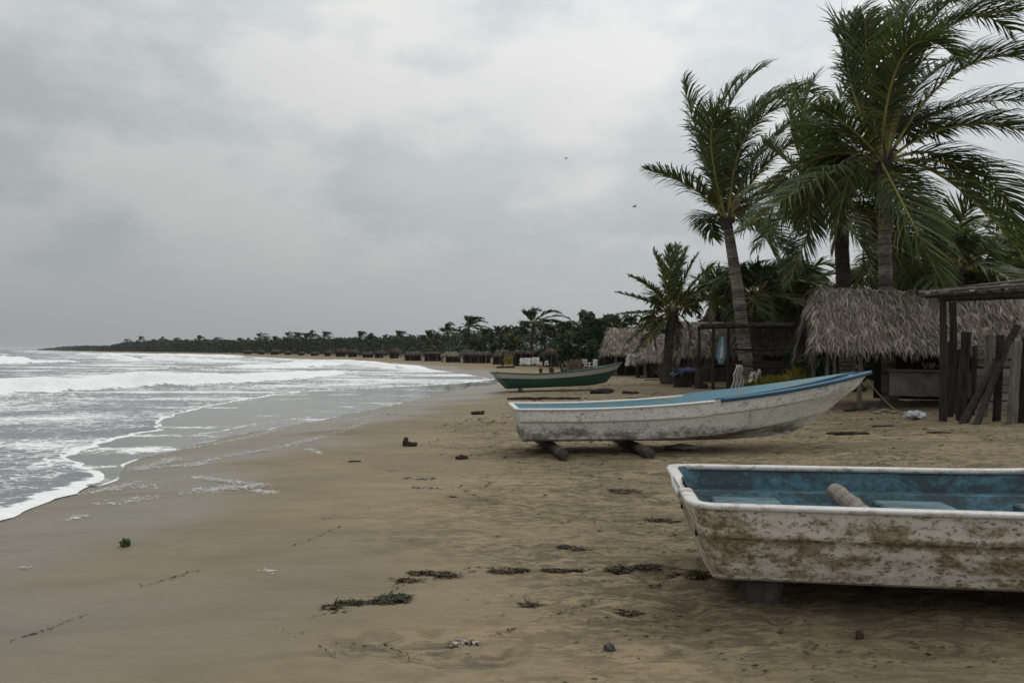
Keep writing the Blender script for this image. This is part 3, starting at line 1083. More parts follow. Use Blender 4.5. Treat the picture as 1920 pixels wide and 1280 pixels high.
def log_thing(name, label, a, b, r, mat, group=None, wob=.06):
    mb = MB()
    a, b = Vector(a), Vector(b)
    n = 8
    pts = [a.lerp(b, k / n) + Vector((0, 0, random.uniform(-.006, .006))) for k in range(n + 1)]
    mb.tube(pts, [r * random.uniform(.95, 1.05) for _ in pts], 14, 0, wob=wob * .4, cap=False)
    o = thing(name, label, 'log', (0, 0, 0), (0, 0, 0), group)
    part('log_body', mb, mat, o)
    for p, q, s in ((pts[0], pts[1], -1), (pts[-1], pts[-2], -1)):
        me = MB()
        d = (p - q).normalized()
        ex = d.cross(Vector((0, 0, 1))).normalized()
        ez = ex.cross(d)
        vs = [p + d * .002 + (ex * math.cos(2 * math.pi * k / 14) + ez * math.sin(2 * math.pi * k / 14)) * r * 0.97 for k in range(14)]
        me.add(vs + [p + d * 0.012], [(k, (k + 1) % 14, 14) for k in range(14)])
        part('cut_end', me, M['log_end'], o)
    return o


log_thing('roller_log', 'dark roller log under the stern end of the long white boat', (0.75, 11.66, 0.075), (0.45, 13.5, 0.08), 0.08, M['log_dark'], 'logs under the long white boat')
log_thing('roller_log', 'dark roller log under the middle of the long white boat, beside flat stone', (2.03, 11.68, 0.075), (1.78, 13.6, 0.08), 0.078, M['log_dark'], 'logs under the long white boat')

# green boat
M['hull3'] = painted('green_hull', (0.028, 0.092, 0.064), (0.06, 0.085, 0.065), 0.12, 3.0, 0.5)
M['band3'] = painted('white_band', (0.50, 0.49, 0.44), (0.25, 0.23, 0.2), 0.15, 4.0)
M['liner3'] = painted('teal_liner', (0.30, 0.42, 0.40), (0.45, 0.45, 0.4), 0.25, 3.0)


def green_boat():
    root = thing('fishing_boat', 'green rowing boat with white band on the sand near the water', 'boat', (-0.70, 30.9, 0.03), (R(-2), R(-1.5), R(14)))
    n = 40
    ts = np.linspace(0, 1, n)
    Lg, beam = 5.35, 1.5

    def w(t):
        k = (t - 0.45) / 0.55
        return beam / 2 * (1 - abs(k) ** 2.4 * (0.45 if t < .45 else 1.0) / (1 if t >= .45 else (0.45 / .55) ** 0))

    def sh(t):
        return 0.56 + 0.34 * max(0, (t - .35) / .65) ** 1.8 + 0.12 * max(0, (.3 - t) / .3) ** 1.5

    def st(t, f):
        # f: 0 keel, 1 gunwale
        xs = Lg * (0.10 * (1 - f) + t * (1 - 0.10 * (1 - f) - 0.13 * (1 - f)))
        zk = 0.02 + 0.12 * max(0, (t - .75) / .25) ** 2
        z = zk + (sh(t) - zk) * f
        yy = w(t) * (0.0 if f == 0 else (0.55 + 0.45 * f ** 0.6))
        return xs, yy, z
    fr = [0, .02, .12, .3, .5, .66]
    fb = [.66, .675, .85, .97]

    def shell(frs, name, mat, dy=0.0):
        mb = MB()
        k = len(frs)
        for s in (1, -1):
            vs = []
            for t in ts:
                for f in frs:
                    x, y, z = st(t, f)
                    vs.append((x, (y + (dy if y > .03 else 0)) * s, z))
            fs = [(i * k + j, i * k + j + 1, (i + 1) * k + j + 1, (i + 1) * k + j) if s > 0 else (i * k + j, (i + 1) * k + j, (i + 1) * k + j + 1, i * k + j + 1) for i in range(n - 1) for j in range(k - 1)]
            mb.add(vs, fs)
        p0 = [st(0, f) for f in frs]
        mb.add([(p[0], p[1] + (dy if p[1] > .03 else 0), p[2]) for p in p0] + [(p[0], -p[1] - (dy if p[1] > .03 else 0), p[2]) for p in p0], [(j, j + k, j + 1 + k, j + 1) for j in range(k - 1)])
        part(name, mb, mat, root)
    shell(fr, 'hull', M['hull3'])
    shell(fb, 'band', M['band3'], 0.012)
    mb = MB()
    for s in (1, -1):
        mb.tube([(st(t, 1)[0], (st(t, 1)[1] + .01) * s, st(t, 1)[2]) for t in ts], 0.028, 6)
    a = st(0, 1)
    mb.tube([(a[0], a[1], a[2]), (a[0], -a[1], a[2])], .028, 6)
    part('gunwale_rim', mb, M['hull3'], root)
    mb = MB()
    k = 3
    for s in (1, -1):
        vs = []
        tl = np.linspace(.06, .80, n)
        for t in tl:
            x, y, z = st(t, .97)
            vs += [(x, max(0, y - .05) * s, z), (x, max(0, y - .2) * s, .25 + .5 * max(0, t - .6)), (x, 0, .22 + .5 * max(0, t - .6))]
        mb.add(vs, [(i * k + j, (i + 1) * k + j, (i + 1) * k + j + 1, i * k + j + 1) for i in range(n - 1) for j in range(k - 1)])
    part('liner', mb, M['liner3'], root)
    for t in (.25, .45, .65):
        mb = MB()
        x, y, z = st(t, .82)
        mb.box((x, 0, z), (.22, 2 * y - .06, .03))
        part('thwart', mb, M['liner3'], root)
    mb = MB()
    vs = []
    tt = [t for t in ts if t > .78]
    for t in tt:
        x, y, z = st(t, 1)
        vs += [(x, y, z - .01), (x, -y, z - .01)]
    mb.add(vs, [(2 * i, 2 * i + 2, 2 * i + 3, 2 * i + 1) for i in range(len(tt) - 1)])
    part('foredeck', mb, M['liner3'], root)


green_boat()
mb = MB()
mb.tube([(0.35, 30.2, .05), (0.3, 32.3, .05)], .07, 8)
single('roller_log', mb, M['log_dark'], 'short dark roller under the green boat', 'log')
# brown lumps on the green boat
for k, (px, sz, lab) in enumerate(((1014, .10, 'round brown bundle on green boat, leftmost of those aboard'), (1034, .13, 'tallest brown bundle on green boat, amid the others'),
                                   (1054, .09, 'slim brown bundle on green boat, second from right'), (1060, .07, 'smallest brown bundle on green boat, nearest its bow'))):
    p = at(px, 694, 31.5)
    mb = MB()
    vs, fs = [], []
    for i in range(7):
        ph = math.pi * i / 6
        for j in range(9):
            th = 2 * math.pi * j / 9
            r_ = sz * random.uniform(.75, 1.15)
            vs.append((r_ * math.sin(ph) * math.cos(th) * .8, r_ * math.sin(ph) * math.sin(th) * .8, r_ * math.cos(ph) * 1.15))
    for i in range(6):
        for j in range(9):
            fs.append((i * 9 + j, i * 9 + (j + 1) % 9, (i + 1) * 9 + (j + 1) % 9, (i + 1) * 9 + j))
    mb.add(vs, fs)
    single('net_bundle', mb, M['husk'], lab, 'bundle', (p.x, p.y, p.z), group='brown bundles in the green boat')


# ------------------------------------------------------------------ palms
def bez(p0, p1, p2, p3, t):
    u = 1 - t
    return p0 * (u ** 3) + p1 * (3 * u * u * t) + p2 * (3 * u * t * t) + p3 * (t ** 3)


WIND = Vector((1.0, 0.15, -0.05)).normalized()


def frond_mesh(p0, p1, p2, p3, nl=70, ll=0.9, lw=0.042, grav=0.55, wind=0.35, seed=0, rad=0.035, segs=3, start=0.14, mats=None, name='frond', droop=1.0):
    rg = random.Random(seed)
    mb = MB()
    n = 16
    pts = [bez(p0, p1, p2, p3, k / n) for k in range(n + 1)]
    mb.tube(pts, [rad * (1 - .85 * k / n) + .004 for k in range(n + 1)], 5, 1, 0.5)
    up = Vector((0, 0, 1))
    prevS = None
    ph0 = rg.uniform(0, 6)
    for i in range(nl):
        t = start + (1 - start) * (i + 0.5) / nl
        P = bez(p0, p1, p2, p3, t)
        T = (bez(p0, p1, p2, p3, min(1, t + .01)) - bez(p0, p1, p2, p3, max(0, t - .01))).normalized()
        S = T.cross(up)
        if prevS is None:
            S = S.normalized() if S.length > .05 else Vector((0, 1, 0))
        else:
            S = S + prevS * 0.6
            S = (S - T * S.dot(T)).normalized()
        prevS = S
        Nn = S.cross(T)
        prof = (0.45 + 0.55 * min(1, (t - start) / .25)) * (1 - 0.62 * max(0, (t - .55) / .45) ** 1.5)
        for sg in (1, -1):
            if rg.random() < 0.05 or math.sin(i * .37 + ph0 * (1 + sg)) > .93:
                continue
            ang = R(54 - 30 * t + rg.uniform(-4, 4) + 9 * math.sin(i * .8 + ph0 * 3 + sg))
            d = S * sg * math.sin(ang + .15) + T * math.cos(ang) + Nn * (0.22 + rg.uniform(-.08, .08) + .14 * math.sin(i * .8 + ph0 + sg))
            d.normalize()
            ln = ll * prof * rg.uniform(.82, 1.1)
            step = ln / segs
            q = P.copy()
            rn = rg.random()
            W = T - d * T.dot(d)
            W = (W.normalized() + Nn * rg.uniform(-.35, .35)).normalized()
            vs = []
            for k in range(segs + 1):
                wd = lw * (0.75, 1.0, .8, .12)[min(3, int(round(k * 3 / segs)))] * .5
                vs += [q + W * wd, q - W * wd]
                q = q + d * step
                d = d + Vector((0, 0, -1)) * grav * droop * (0.35 + .6 * k) * .70 + WIND * wind * (.35 + .25 * k) + Vector((rg.uniform(-.04, .04), rg.uniform(-.04, .04), rg.uniform(-.03, .03)))
                d.normalize()
                W = (W - d * W.dot(d)).normalized()
            mb.add(vs, [(2 * k, 2 * k + 1, 2 * k + 3, 2 * k + 2) for k in range(segs)], 0, rn)
    return mb.mesh(name, mats or [M['frond'], M['rachis']])


def trunk_mesh(pts, r0, r1, mat, flare=1.25, ring=0.10):
    pts = [Vector(p) for p in pts]
    # resample
    tot = sum((pts[i + 1] - pts[i]).length for i in range(len(pts) - 1))
    n = int(tot / ring) * 2
    P, Rr = [], []

    def along(f):
        # quadratic through the given points
        k = f * (len(pts) - 1)
        i = min(int(k), len(pts) - 2)
        return pts[i].lerp(pts[i + 1], k - i)
    sm = [along(k / n) for k in range(n + 1)]
    for _ in range(int(n * .4)):
        sm = [sm[0]] + [(sm[k - 1] + sm[k] * 2 + sm[k + 1]) / 4 for k in range(1, n)] + [sm[-1]]
    mb = MB()
    for k in range(n + 1):
        f = k / n
        r = r0 + (r1 - r0) * f
        r *= 1 + (flare - 1) * math.exp(-f * 9)
        r *= (1.0 + (0.035 if k % 2 else -0.04))
        Rr.append(r * random.uniform(.985, 1.015))
    mb.tube(sm, Rr, 14, 0, .5, wob=.015)
    for k in range(len(mb.r)):
        ringi = (k // 14) // 2
        mb.r[k] = (math.sin(ringi * 12.9898) * 43758.5453) % 1.0
    return mb.mesh('trunk', mat), sm


def hero_palm(label, base, crown, fronds, trunk_mid=None, r0=.26, r1=.2, extra=10, ll=.9, nl=75, seed=1, scale_px=1.0, bark='bark', frlen=4.2, dead=2, lw=.042, back=False):
    """fronds: (mid, tip, depth at mid, depth at tip, bend) in metres from the crown"""
    rg = random.Random(seed)
    root = thing('palm_tree', label, 'palm', base)
    base = Vector(base)
    crown = Vector(crown) - base
    mid = Vector(trunk_mid) - base if trunk_mid is not None else crown * .5
    me, sm = trunk_mesh([(0, 0, -.15), mid, crown], r0, r1, M[bark])
    link('trunk', me, root)
    # sheath and boots at the crown
    mb = MB()
    for k in range(16):
        th = 2 * math.pi * k / 16 + rg.uniform(-.2, .2)
        o = Vector((math.cos(th), math.sin(th), 0))
        z0 = rg.uniform(-.45, .1)
        mb.tube([crown + o * r1 * .8 + Vector((0, 0, z0)), crown + o * (r1 * 1.25) + Vector((0, 0, z0 + .3)), crown + o * (r1 * 1.9) + Vector((0, 0, z0 + .5))], [.07, .055, .02], 5)
    part('sheath', mb, M['bark_dark'], root)
    cpt = crown + Vector((0, 0, .12))
    k = 0
    for fr in fronds:
        mx, mz, tx, tz, dm, dt = fr[:6]
        gr = fr[6] if len(fr) > 6 else .55
        lk = fr[7] if len(fr) > 7 else 1.0
        p0 = cpt + Vector((.1 * (1 if mx > 0 else -1), 0, 0))
        pm = cpt + Vector((mx, dm, mz))
        pt = cpt + Vector((tx, dt, tz))
        # a cubic that passes near the middle point
        c = (pm - p0 * .25 - pt * .25) * 2.0
        p1 = p0 + (c - p0) * (2 / 3)
        p2 = pt + (c - pt) * (2 / 3)
        lng = (pm - p0).length + (pt - pm).length
        me = frond_mesh(p0, p1, p2, pt, nl, ll * lk * min(1.1, .55 + lng / 9), lw, grav=gr, seed=seed * 100 + k, rad=.045, segs=3)
        link('frond', me, root)
        k += 1
    for j in range(extra):
        th = 2 * math.pi * (j * .618 + rg.random() * .1)
        el = rg.uniform(-.2, 1.1)
        if back:
            th = R(20 + 140 * rg.random())
            el = rg.uniform(.0, 1.1)
        ln = frlen * rg.uniform(.75, 1.05)
        d = Vector((math.cos(th) * math.cos(el), math.sin(th) * math.cos(el), math.sin(el)))
        p1 = cpt + d * ln * .4
        p2 = cpt + d * ln * .75 + WIND * ln * .16 + Vector((0, 0, -.10 * ln))
        p3 = cpt + d * ln * .86 + WIND * ln * .36 + Vector((0, 0, -.42 * ln))
        me = frond_mesh(cpt, p1, p2, p3, nl, ll, lw, seed=seed * 100 + 50 + j)
        link('frond', me, root)
    for j in range(dead):
        th = rg.uniform(0, 6.28)
        d = Vector((math.cos(th), math.sin(th), 0))
        ln = frlen * .6
        me = frond_mesh(crown + d * .15, crown + d * .7 + Vector((0, 0, -.1)), crown + d * .9 + Vector((0, 0, -ln * .5)), crown + d * .7 + Vector((0, 0, -ln)), nl // 2, ll * .7, lw, grav=.8, seed=seed * 100 + 80 + j, mats=[M['dead'], M['dead']])
        o = link('dry_frond', me, root)
        o['label'] = 'dry brown frond hanging down'
    return root


def pxf(cx, cy, d, lst):
    """photo pixels of a frond's middle and tip, with their depths, to metres from the crown"""
    c = at(cx, cy, d)
    out = []
    for mx, my, tx, ty, dm, dt, *r in lst:
        a, b = at(mx, my, d + dm) - c, at(tx, ty, d + dt) - c
        out.append((a.x, a.z, b.x, b.z, dm, dt) + tuple(r))
    return out


# the tall palm at right
dA = 23.0
crA = at(1657, 310, dA)
bA = Vector((at(1668, 700, dA).x, dA, .2))
hero_palm('tallest palm, ringed trunk rising behind the big thatched roof', bA, crA, pxf(1657, 310, dA, [
    (1630, 165, 1622, 45, -.6, -.9, .6), (1640, 140, 1690, 20, -.2, .2), (1700, 75, 1850, 2, .2, .6), (1735, 95, 1912, 30, -.3, -.4), (1765, 60, 1900, 70, .8, 1.4),
    (1695, 110, 1795, 118, -1.6, -2.4, .7), (1785, 150, 1930, 118, -.5, -1.0), (1770, 215, 1965, 200, .4, .8), (1790, 245, 1945, 262, -.8, -1.3, .8),
    (1765, 300, 1822, 378, .5, .8), (1785, 352, 1945, 520, -1.0, -1.6, .7), (1700, 405, 1772, 552, -1.6, -2.3, .5), (1600, 325, 1563, 478, -1.0, -1.2, .9, .6),
    (1606, 258, 1540, 210, -1.4, -2.2, .9), (1540, 340, 1395, 440, -1.0, -1.5, .7), (1545, 300, 1425, 372, .5, .7), (1600, 190, 1590, 75, .3, .5, .6), (1720, 170, 1830, 110, 1.0, 1.8),
    (1690, 60, 1760, -40, .1, .5), (1830, 330, 1900, 430, 1.0, 1.5), (1590, 130, 1615, 30, -.2, 0, .6), (1760, 30, 1940, 10, .3, .3)]),
    trunk_mid=at(1659, 480, dA), r0=.205, r1=.165, extra=9, ll=1.5, nl=120, seed=3, frlen=4.2, lw=.047, back=True, dead=0)

# the palm left of it
dB = 34.3
crB = at(1363, 415, dB)
bB = Vector((at(1403, 700, dB).x, dB, .2))
hero_palm('palm with curved ringed trunk bending left beside the pole stall', bB, crB, pxf(1363, 415, dB, [
    (1315, 285, 1281, 158, -.4, -.6, .6), (1298, 358, 1213, 324, -.8, -1.4, .7), (1356, 235, 1437, 128, 0, .2), (1418, 222, 1545, 182, -.3, -.3), (1430, 285, 1528, 212, .5, .9),
    (1432, 320, 1500, 268, -.8, -1.2), (1333, 262, 1362, 232, -1.2, -1.7, .8), (1430, 378, 1500, 350, -.6, -.8), (1410, 418, 1452, 485, -1.0, -1.5, .7), (1385, 250, 1480, 170, .8, 1.5),
    (1400, 260, 1500, 200, -1.0, -1.6), (1340, 310, 1310, 230, .8, 1.2, .6), (1400, 330, 1470, 250, 1.4, 2.2), (1345, 250, 1390, 150, -.6, -.5), (1405, 240, 1515, 172, 1.0, 1.3)]),
    trunk_mid=at(1383, 540, dB), r0=.30, r1=.205, extra=6, ll=1.5, nl=105, seed=5, frlen=4.0, lw=.058, back=True, dead=0)

# darker palm between them
dC = 28.0
crC = at(1574, 385, dC)
hero_palm('dark palm with thick trunk between the two tall palms', Vector((at(1592, 690, dC).x, dC, .2)), crC, pxf(1574, 385, dC, [
    (1500, 300, 1480, 190, .3, .6, .7), (1510, 260, 1530, 150, -.4, -.4), (1560, 250, 1600, 150, .4, .7), (1480, 350, 1400, 370, -.6, -1.0, .8), (1490, 400, 1420, 470, -.5, -.9, .8),
    (1520, 440, 1480, 540, -.8, -1.2, .7), (1640, 430, 1700, 520, .5, .7, .7), (1640, 340, 1720, 330, .4, .8), (1535, 300, 1500, 240, -1.0, -1.4, .8), (1600, 440, 1640, 500, -.8, -1.2), (1490, 320, 1440, 280, 1.0, 1.5)]),
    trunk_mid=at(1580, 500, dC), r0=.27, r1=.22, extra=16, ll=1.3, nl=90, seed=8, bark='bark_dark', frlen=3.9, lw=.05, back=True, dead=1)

# palm behind the far right roof
dD = 30.0
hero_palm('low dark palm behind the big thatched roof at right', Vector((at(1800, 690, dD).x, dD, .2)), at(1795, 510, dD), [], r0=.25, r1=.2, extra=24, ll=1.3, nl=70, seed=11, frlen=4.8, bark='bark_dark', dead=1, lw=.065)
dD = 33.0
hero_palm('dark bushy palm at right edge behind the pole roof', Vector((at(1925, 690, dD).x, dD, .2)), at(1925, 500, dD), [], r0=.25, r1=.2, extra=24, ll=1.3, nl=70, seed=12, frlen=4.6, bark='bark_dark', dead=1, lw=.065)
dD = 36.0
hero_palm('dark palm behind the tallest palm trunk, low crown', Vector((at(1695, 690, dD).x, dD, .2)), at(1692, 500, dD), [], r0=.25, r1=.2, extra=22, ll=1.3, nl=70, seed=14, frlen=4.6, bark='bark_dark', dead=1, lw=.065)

# small palm in front of the thatched huts
dE = 37.0
crE = at(1260, 588, dE)
hero_palm('short young palm with open fan crown standing before thatched huts', Vector((at(1250, 672, dE).x, dE, .2)), crE, pxf(1260, 588, dE, [
    (1245, 530, 1225, 476, -.2, -.3, .5), (1256, 528, 1252, 466, .2, .4, .4), (1272, 525, 1288, 470, 0, .1, .4), (1283, 530, 1308, 482, -.3, -.4, .5), (1298, 540, 1338, 500, -.2, -.2),
    (1310, 555, 1362, 518, .3, .6), (1228, 552, 1180, 522, -.3, -.5, .6), (1215, 570, 1157, 553, .1, .1, .6), (1212, 590, 1160, 594, -.5, -.8, .8), (1320, 568, 1375, 563, -.4, -.6, .7),
    (1265, 520, 1270, 465, .5, .8, .4), (1220, 612, 1178, 645, -.5, -.7, .7), (1228, 625, 1196, 662, -.7, -1.1, .7), (1290, 560, 1330, 540, -.8, -1.2)]),
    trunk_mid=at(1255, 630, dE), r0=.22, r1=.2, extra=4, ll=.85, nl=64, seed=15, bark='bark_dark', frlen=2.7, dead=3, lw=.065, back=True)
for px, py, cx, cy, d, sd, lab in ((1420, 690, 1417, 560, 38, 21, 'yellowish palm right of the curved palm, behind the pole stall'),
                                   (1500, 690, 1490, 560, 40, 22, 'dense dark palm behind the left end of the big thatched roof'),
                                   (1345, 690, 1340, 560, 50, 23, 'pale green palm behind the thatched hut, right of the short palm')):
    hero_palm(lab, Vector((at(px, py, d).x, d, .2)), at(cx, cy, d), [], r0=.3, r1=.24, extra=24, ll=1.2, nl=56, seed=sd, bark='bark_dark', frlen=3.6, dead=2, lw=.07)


# palms along the bay: four kinds, copied
HTOP = {}


def far_palm(seed, h, frl, nfr, lean):
    rg = random.Random(seed)
    root = thing('palm_tree', 'far palm', 'palm', (0, 0, 0))
    c = Vector((lean, 0, h))
    me, _ = trunk_mesh([(0, 0, -.2), (lean * .3, 0, h * .5), c], .2, .15, M['bark_dark'], ring=.4)
    link('trunk', me, root)
    mb = MB()
    me0 = []
    for j in range(nfr):
        th = 2 * math.pi * (j * .618) + rg.uniform(-.2, .2)
        el = rg.uniform(-.35, 1.35)
        ln = frl * rg.uniform(.8, 1.1)
        d = Vector((math.cos(th) * math.cos(el), math.sin(th) * math.cos(el), math.sin(el)))
        m = frond_mesh(c, c + d * ln * .45, c + d * ln * .8 + WIND * ln * .2 + Vector((0, 0, -.05 * ln)), c + d * ln * .9 + WIND * ln * .42 + Vector((0, 0, -.3 * ln)), 32, .9, .15, seed=seed * 50 + j, segs=2, rad=.05)
        vs = [v.co.copy() for v in m.vertices]
        rr = [x.value for x in m.attributes['rnd'].data]
        o = len(mb.v)
        mb.v.extend(vs)
        mb.r.extend(rr)
        for p in m.polygons:
            mb.f.append(tuple(i + o for i in p.vertices))
            mb.m.append(p.material_index)
        bpy.data.meshes.remove(m)
    part('crown', mb, [M['frond_far'], M['rachis']], root)
    zs_ = sorted(v[2] for v in mb.v)
    HTOP[seed] = zs_[int(len(zs_) * .985)]
    return root


protos = [far_palm(61, 5.2, 3.0, 22, .3), far_palm(62, 6.0, 2.8, 20, -.3), far_palm(63, 4.4, 3.1, 23, .5), far_palm(64, 5.6, 2.6, 20, .1)]
used = [False] * 4
G_FAR = 'palms lining the far side of the bay'


def put_palm(px, ytop, d, kind, label, stretch=1.0):
    """a palm whose crown top shows at ytop"""
    hh = HTOP[61 + kind]
    x = (px - 960) / F * d
    z0 = float(gz(x, d))
    top = EYE - (ytop - HOR) / F * d
    s = (top - z0) / hh
    rz = random.uniform(-.5, .5)
    if not used[kind]:
        used[kind] = True
        o = protos[kind]
        o.location = (x, d, z0)
        o.scale = (s * stretch,) * 2 + (s,)
        o['label'] = label
        o['group'] = G_FAR
    else:
        o = copy_thing(protos[kind], (x, d, z0), rz, (s * stretch, s * stretch, s), label, G_FAR)
    return o


put_palm(995, 580, 78, 0, 'tallest palm beyond the green boat, crown above the huts', 1.2)
put_palm(878, 593, 105, 3, 'windblown palm taller than its neighbours, mid bay, right of its twin', 1.1)
put_palm(842, 606, 112, 1, 'windblown palm mid bay, left of its taller twin', 1.1)
put_palm(800, 620, 118, 2, 'bushy palm standing left of the windblown pair')
put_palm(930, 612, 95, 2, 'palm between the windblown pair and tall palm beyond green boat')
put_palm(952, 612, 92, 0, 'palm close left of tall palm beyond green boat')
put_palm(905, 616, 98, 3, 'palm right of the windblown pair, a little lower')
put_palm(1045, 606, 72, 2, 'low palm right of tall palm beyond green boat')
put_palm(1068, 603, 70, 1, 'slim palm left of the leafy green tree')
put_palm(1150, 592, 62, 2, 'palm right of the leafy green tree, behind thatched hut')
put_palm(1185, 592, 60, 0, 'palm behind the thatched hut left of the short palm')
put_palm(1020, 612, 80, 3, 'palm close right of tall palm beyond green boat')
put_palm(970, 620, 88, 1, 'shorter palm left of tall palm, behind the white sheets')
put_palm(1085, 612, 68, 0, 'palm in front of the leafy green tree, left side')
put_palm(1140, 606, 66, 3, 'palm in front of the leafy green tree, right side')
far_list = [(770, 627), (746, 626), (722, 626), (696, 625), (674, 626), (655, 632), (632, 632), (608, 626), (585, 625), (570, 622), (556, 620), (534, 632), (512, 632), (486, 627), (466, 634), (446, 638), (425, 637), (405, 633),
            (384, 632), (371, 630), (348, 636), (330, 635), (305, 634), (285, 636), (262, 636), (236, 639), (218, 642), (640, 636), (690, 634), (760, 634), (820, 628), (597, 634), (496, 636), (540, 628)]
order = sorted(far_list, key=lambda p: -p[0])
for k, (px, yt) in enumerate(order):
    lo = bay(px, 17 + (k % 3) * 4)
    put_palm(px, yt + random.uniform(-6, 4), lo, k % 4, 'small windblown palm in the row lining the far side of the bay', 1.0)


# broad-leaved trees and shrubs
def leafy(name, label, cat, loc, lumps, leaf, nleaf, mat, group=None, trunk=True, seed=0):
    rg = random.Random(seed)
    root = thing(name, label, cat, loc, group=group)
    if trunk:
        mb = MB()
        mb.tube([(0, 0, -.1), (.1, 0, lumps[0][2] * .5), (0, 0, lumps[0][2])], [.16, .12, .07], 8, wob=.05)
        for l in lumps[1:6]:
            mb.tube([(0, 0, lumps[0][2] * .4), (l[0] * .5, l[1] * .5, lumps[0][2] * .7), (l[0], l[1], l[2])], [.08, .06, .02], 6)
        part('trunk', mb, M['bark_dark'], root)
    mb = MB()
    tot = sum(l[3] ** 2 for l in lumps)
    for l in lumps:
        for _ in range(int(nleaf * l[3] ** 2 / tot)):
            v = Vector((rg.gauss(0, 1), rg.gauss(0, 1), rg.gauss(0, 1))).normalized() * l[3] * rg.uniform(.45, 1.05)
            v.z *= .85
            p = Vector(l[:3]) + v
            if p.z < -loc[2] * 0 + 0.02:
                continue
            a = Vector((rg.gauss(0, 1), rg.gauss(0, 1), rg.gauss(0, .6))).normalized()
            b = a.cross(Vector((rg.gauss(0, 1), rg.gauss(0, 1), rg.gauss(0, 1)))).normalized()
            sz = leaf * rg.uniform(.6, 1.3)
            mb.add([p - a * sz, p + b * sz * .45, p + a * sz, p - b * sz * .45], [(0, 1, 2, 3)], 0, rg.random())
    part('crown' if trunk else 'foliage', mb, mat, root)
    return root


def lumps(w, h, n, r, seed):
    rg = random.Random(seed)
    return [(0, 0, h * .6, r * 1.2)] + [(rg.uniform(-w, w), rg.uniform(-w, w) * .7, rg.uniform(.35, 1) * h, r * rg.uniform(.6, 1.1)) for _ in range(n)]


d = 66
leafy('broadleaf_tree', 'leafy green tree with rounded crown behind the thatched huts', 'tree', (at(1118, 690, d).x, d, .2), lumps(1.9, 4.1, 16, .8, 3), .22, 3800, M['tree_leaf'], seed=5)
shr = [(1085, 64, 1.9, 'dark shrub left of the leafy green tree'), (1040, 76, 2.0, 'dark shrub below the low palm beyond the green boat'), (1160, 58, 2.0, 'dark shrub at the foot of the leafy tree, right side'),
       (960, 96, 2.6, 'broad dark shrub behind the huts left of the tall palm'), (900, 118, 3.2, 'broad dark shrub behind huts under the windblown palms'), (1210, 56, 3.2, 'dark shrub behind the short palm'), (1300, 54, 3.4, 'dark shrub behind the thatched hut roof'),
       (1370, 50, 3.4, 'olive shrub behind the curved palm trunk'), (1450, 46, 3.6, 'dark shrub right of the curved palm trunk'), (1530, 44, 3.6, 'dark shrub behind big thatched roof, left end'), (1518, 31.5, 1.5, 'low dark shrub behind the yellow hedge'), (1575, 29.5, 1.6, 'low dark shrub seen under the left end of big thatched roof'), (1640, 40, 3.6, 'dark shrub behind the tallest palm trunk'), (1750, 38, 3.4, 'dark shrub behind big roof, left of pole roof'), (1860, 37, 3.6, 'dark shrub behind pole roof at right edge'), (1960, 36, 4.0, 'dark shrub beyond the right edge of the pole roof')]
for k, (px, d, h, lab) in enumerate(shr):
    leafy('shrub', lab, 'shrub', (at(px, 690, d).x, d, .2), lumps(h * .75, h, 12, h * .28, 40 + k), .26, 1500, M['tree_leaf'], 'shrubs behind the huts', trunk=False, seed=60 + k)


def far_wood():
    """the dense mass of trees along the bay, too far to pick apart"""
    rg = random.Random(17)
    mb = MB()
    for px in np.linspace(-60, 1180, 1040):
        for k in range(3):
            off = (21, 28, 40)[k] + rg.uniform(-3, 3)
            d = bay(px, off)
            x = (px - 960) / F * d
            if px < 75:
                continue
            hpx = np.interp(px, [75, 95, 160, 205, 230, 300, 400, 470, 560, 700, 850, 1010, 1180], [1.5, 4, 7, 7, 13, 18, 19, 18, 22, 23, 33, 50, 62]) * rg.uniform(.65, 1.0)
            h = hpx / F * d + 1.4
            lw = d / F * 4.5
            for _ in range(24):
                z = float(gz(x, d)) + h * rg.random() ** .8
                c = Vector((x + rg.uniform(-1, 1) * lw, d + rg.uniform(-2, 2), z))
                a = Vector((rg.gauss(0, 1), rg.gauss(0, .6), rg.gauss(0, .7))).normalized()
                b = a.cross(Vector((rg.gauss(0, 1), rg.gauss(0, 1), rg.gauss(0, 1)))).normalized()
                sz = lw * rg.uniform(.25, .6)
                mb.add([c - a * sz, c + b * sz * .6, c + a * sz, c - b * sz * .6], [(0, 1, 2, 3)], 0, rg.random())
    o = link('woodland', mb.mesh('woodland', M['wood_leaf']))
    o['kind'] = 'stuff'
    o['label'] = 'dark mass of trees along the bay'


far_wood()
for k, (px, d, h, lab) in enumerate(((1735, 37, 6.0, 'tall dark tree behind big roof, right of tallest palm trunk'), (1815, 41, 6.6, 'tall dark tree behind big roof, above the pole shelter'), (1900, 39, 6.2, 'tall dark tree behind the pole shelter at right edge'), (1480, 52, 5.6, 'dark tree behind the palms left of the big roof'))):
    leafy('broadleaf_tree', lab, 'tree', (at(px, 690, d).x, d, .2), lumps(1.7, h, 18, 1.1, 90 + k), .24, 3800, M['tree_leaf'], 'trees behind the big roof', seed=95 + k)


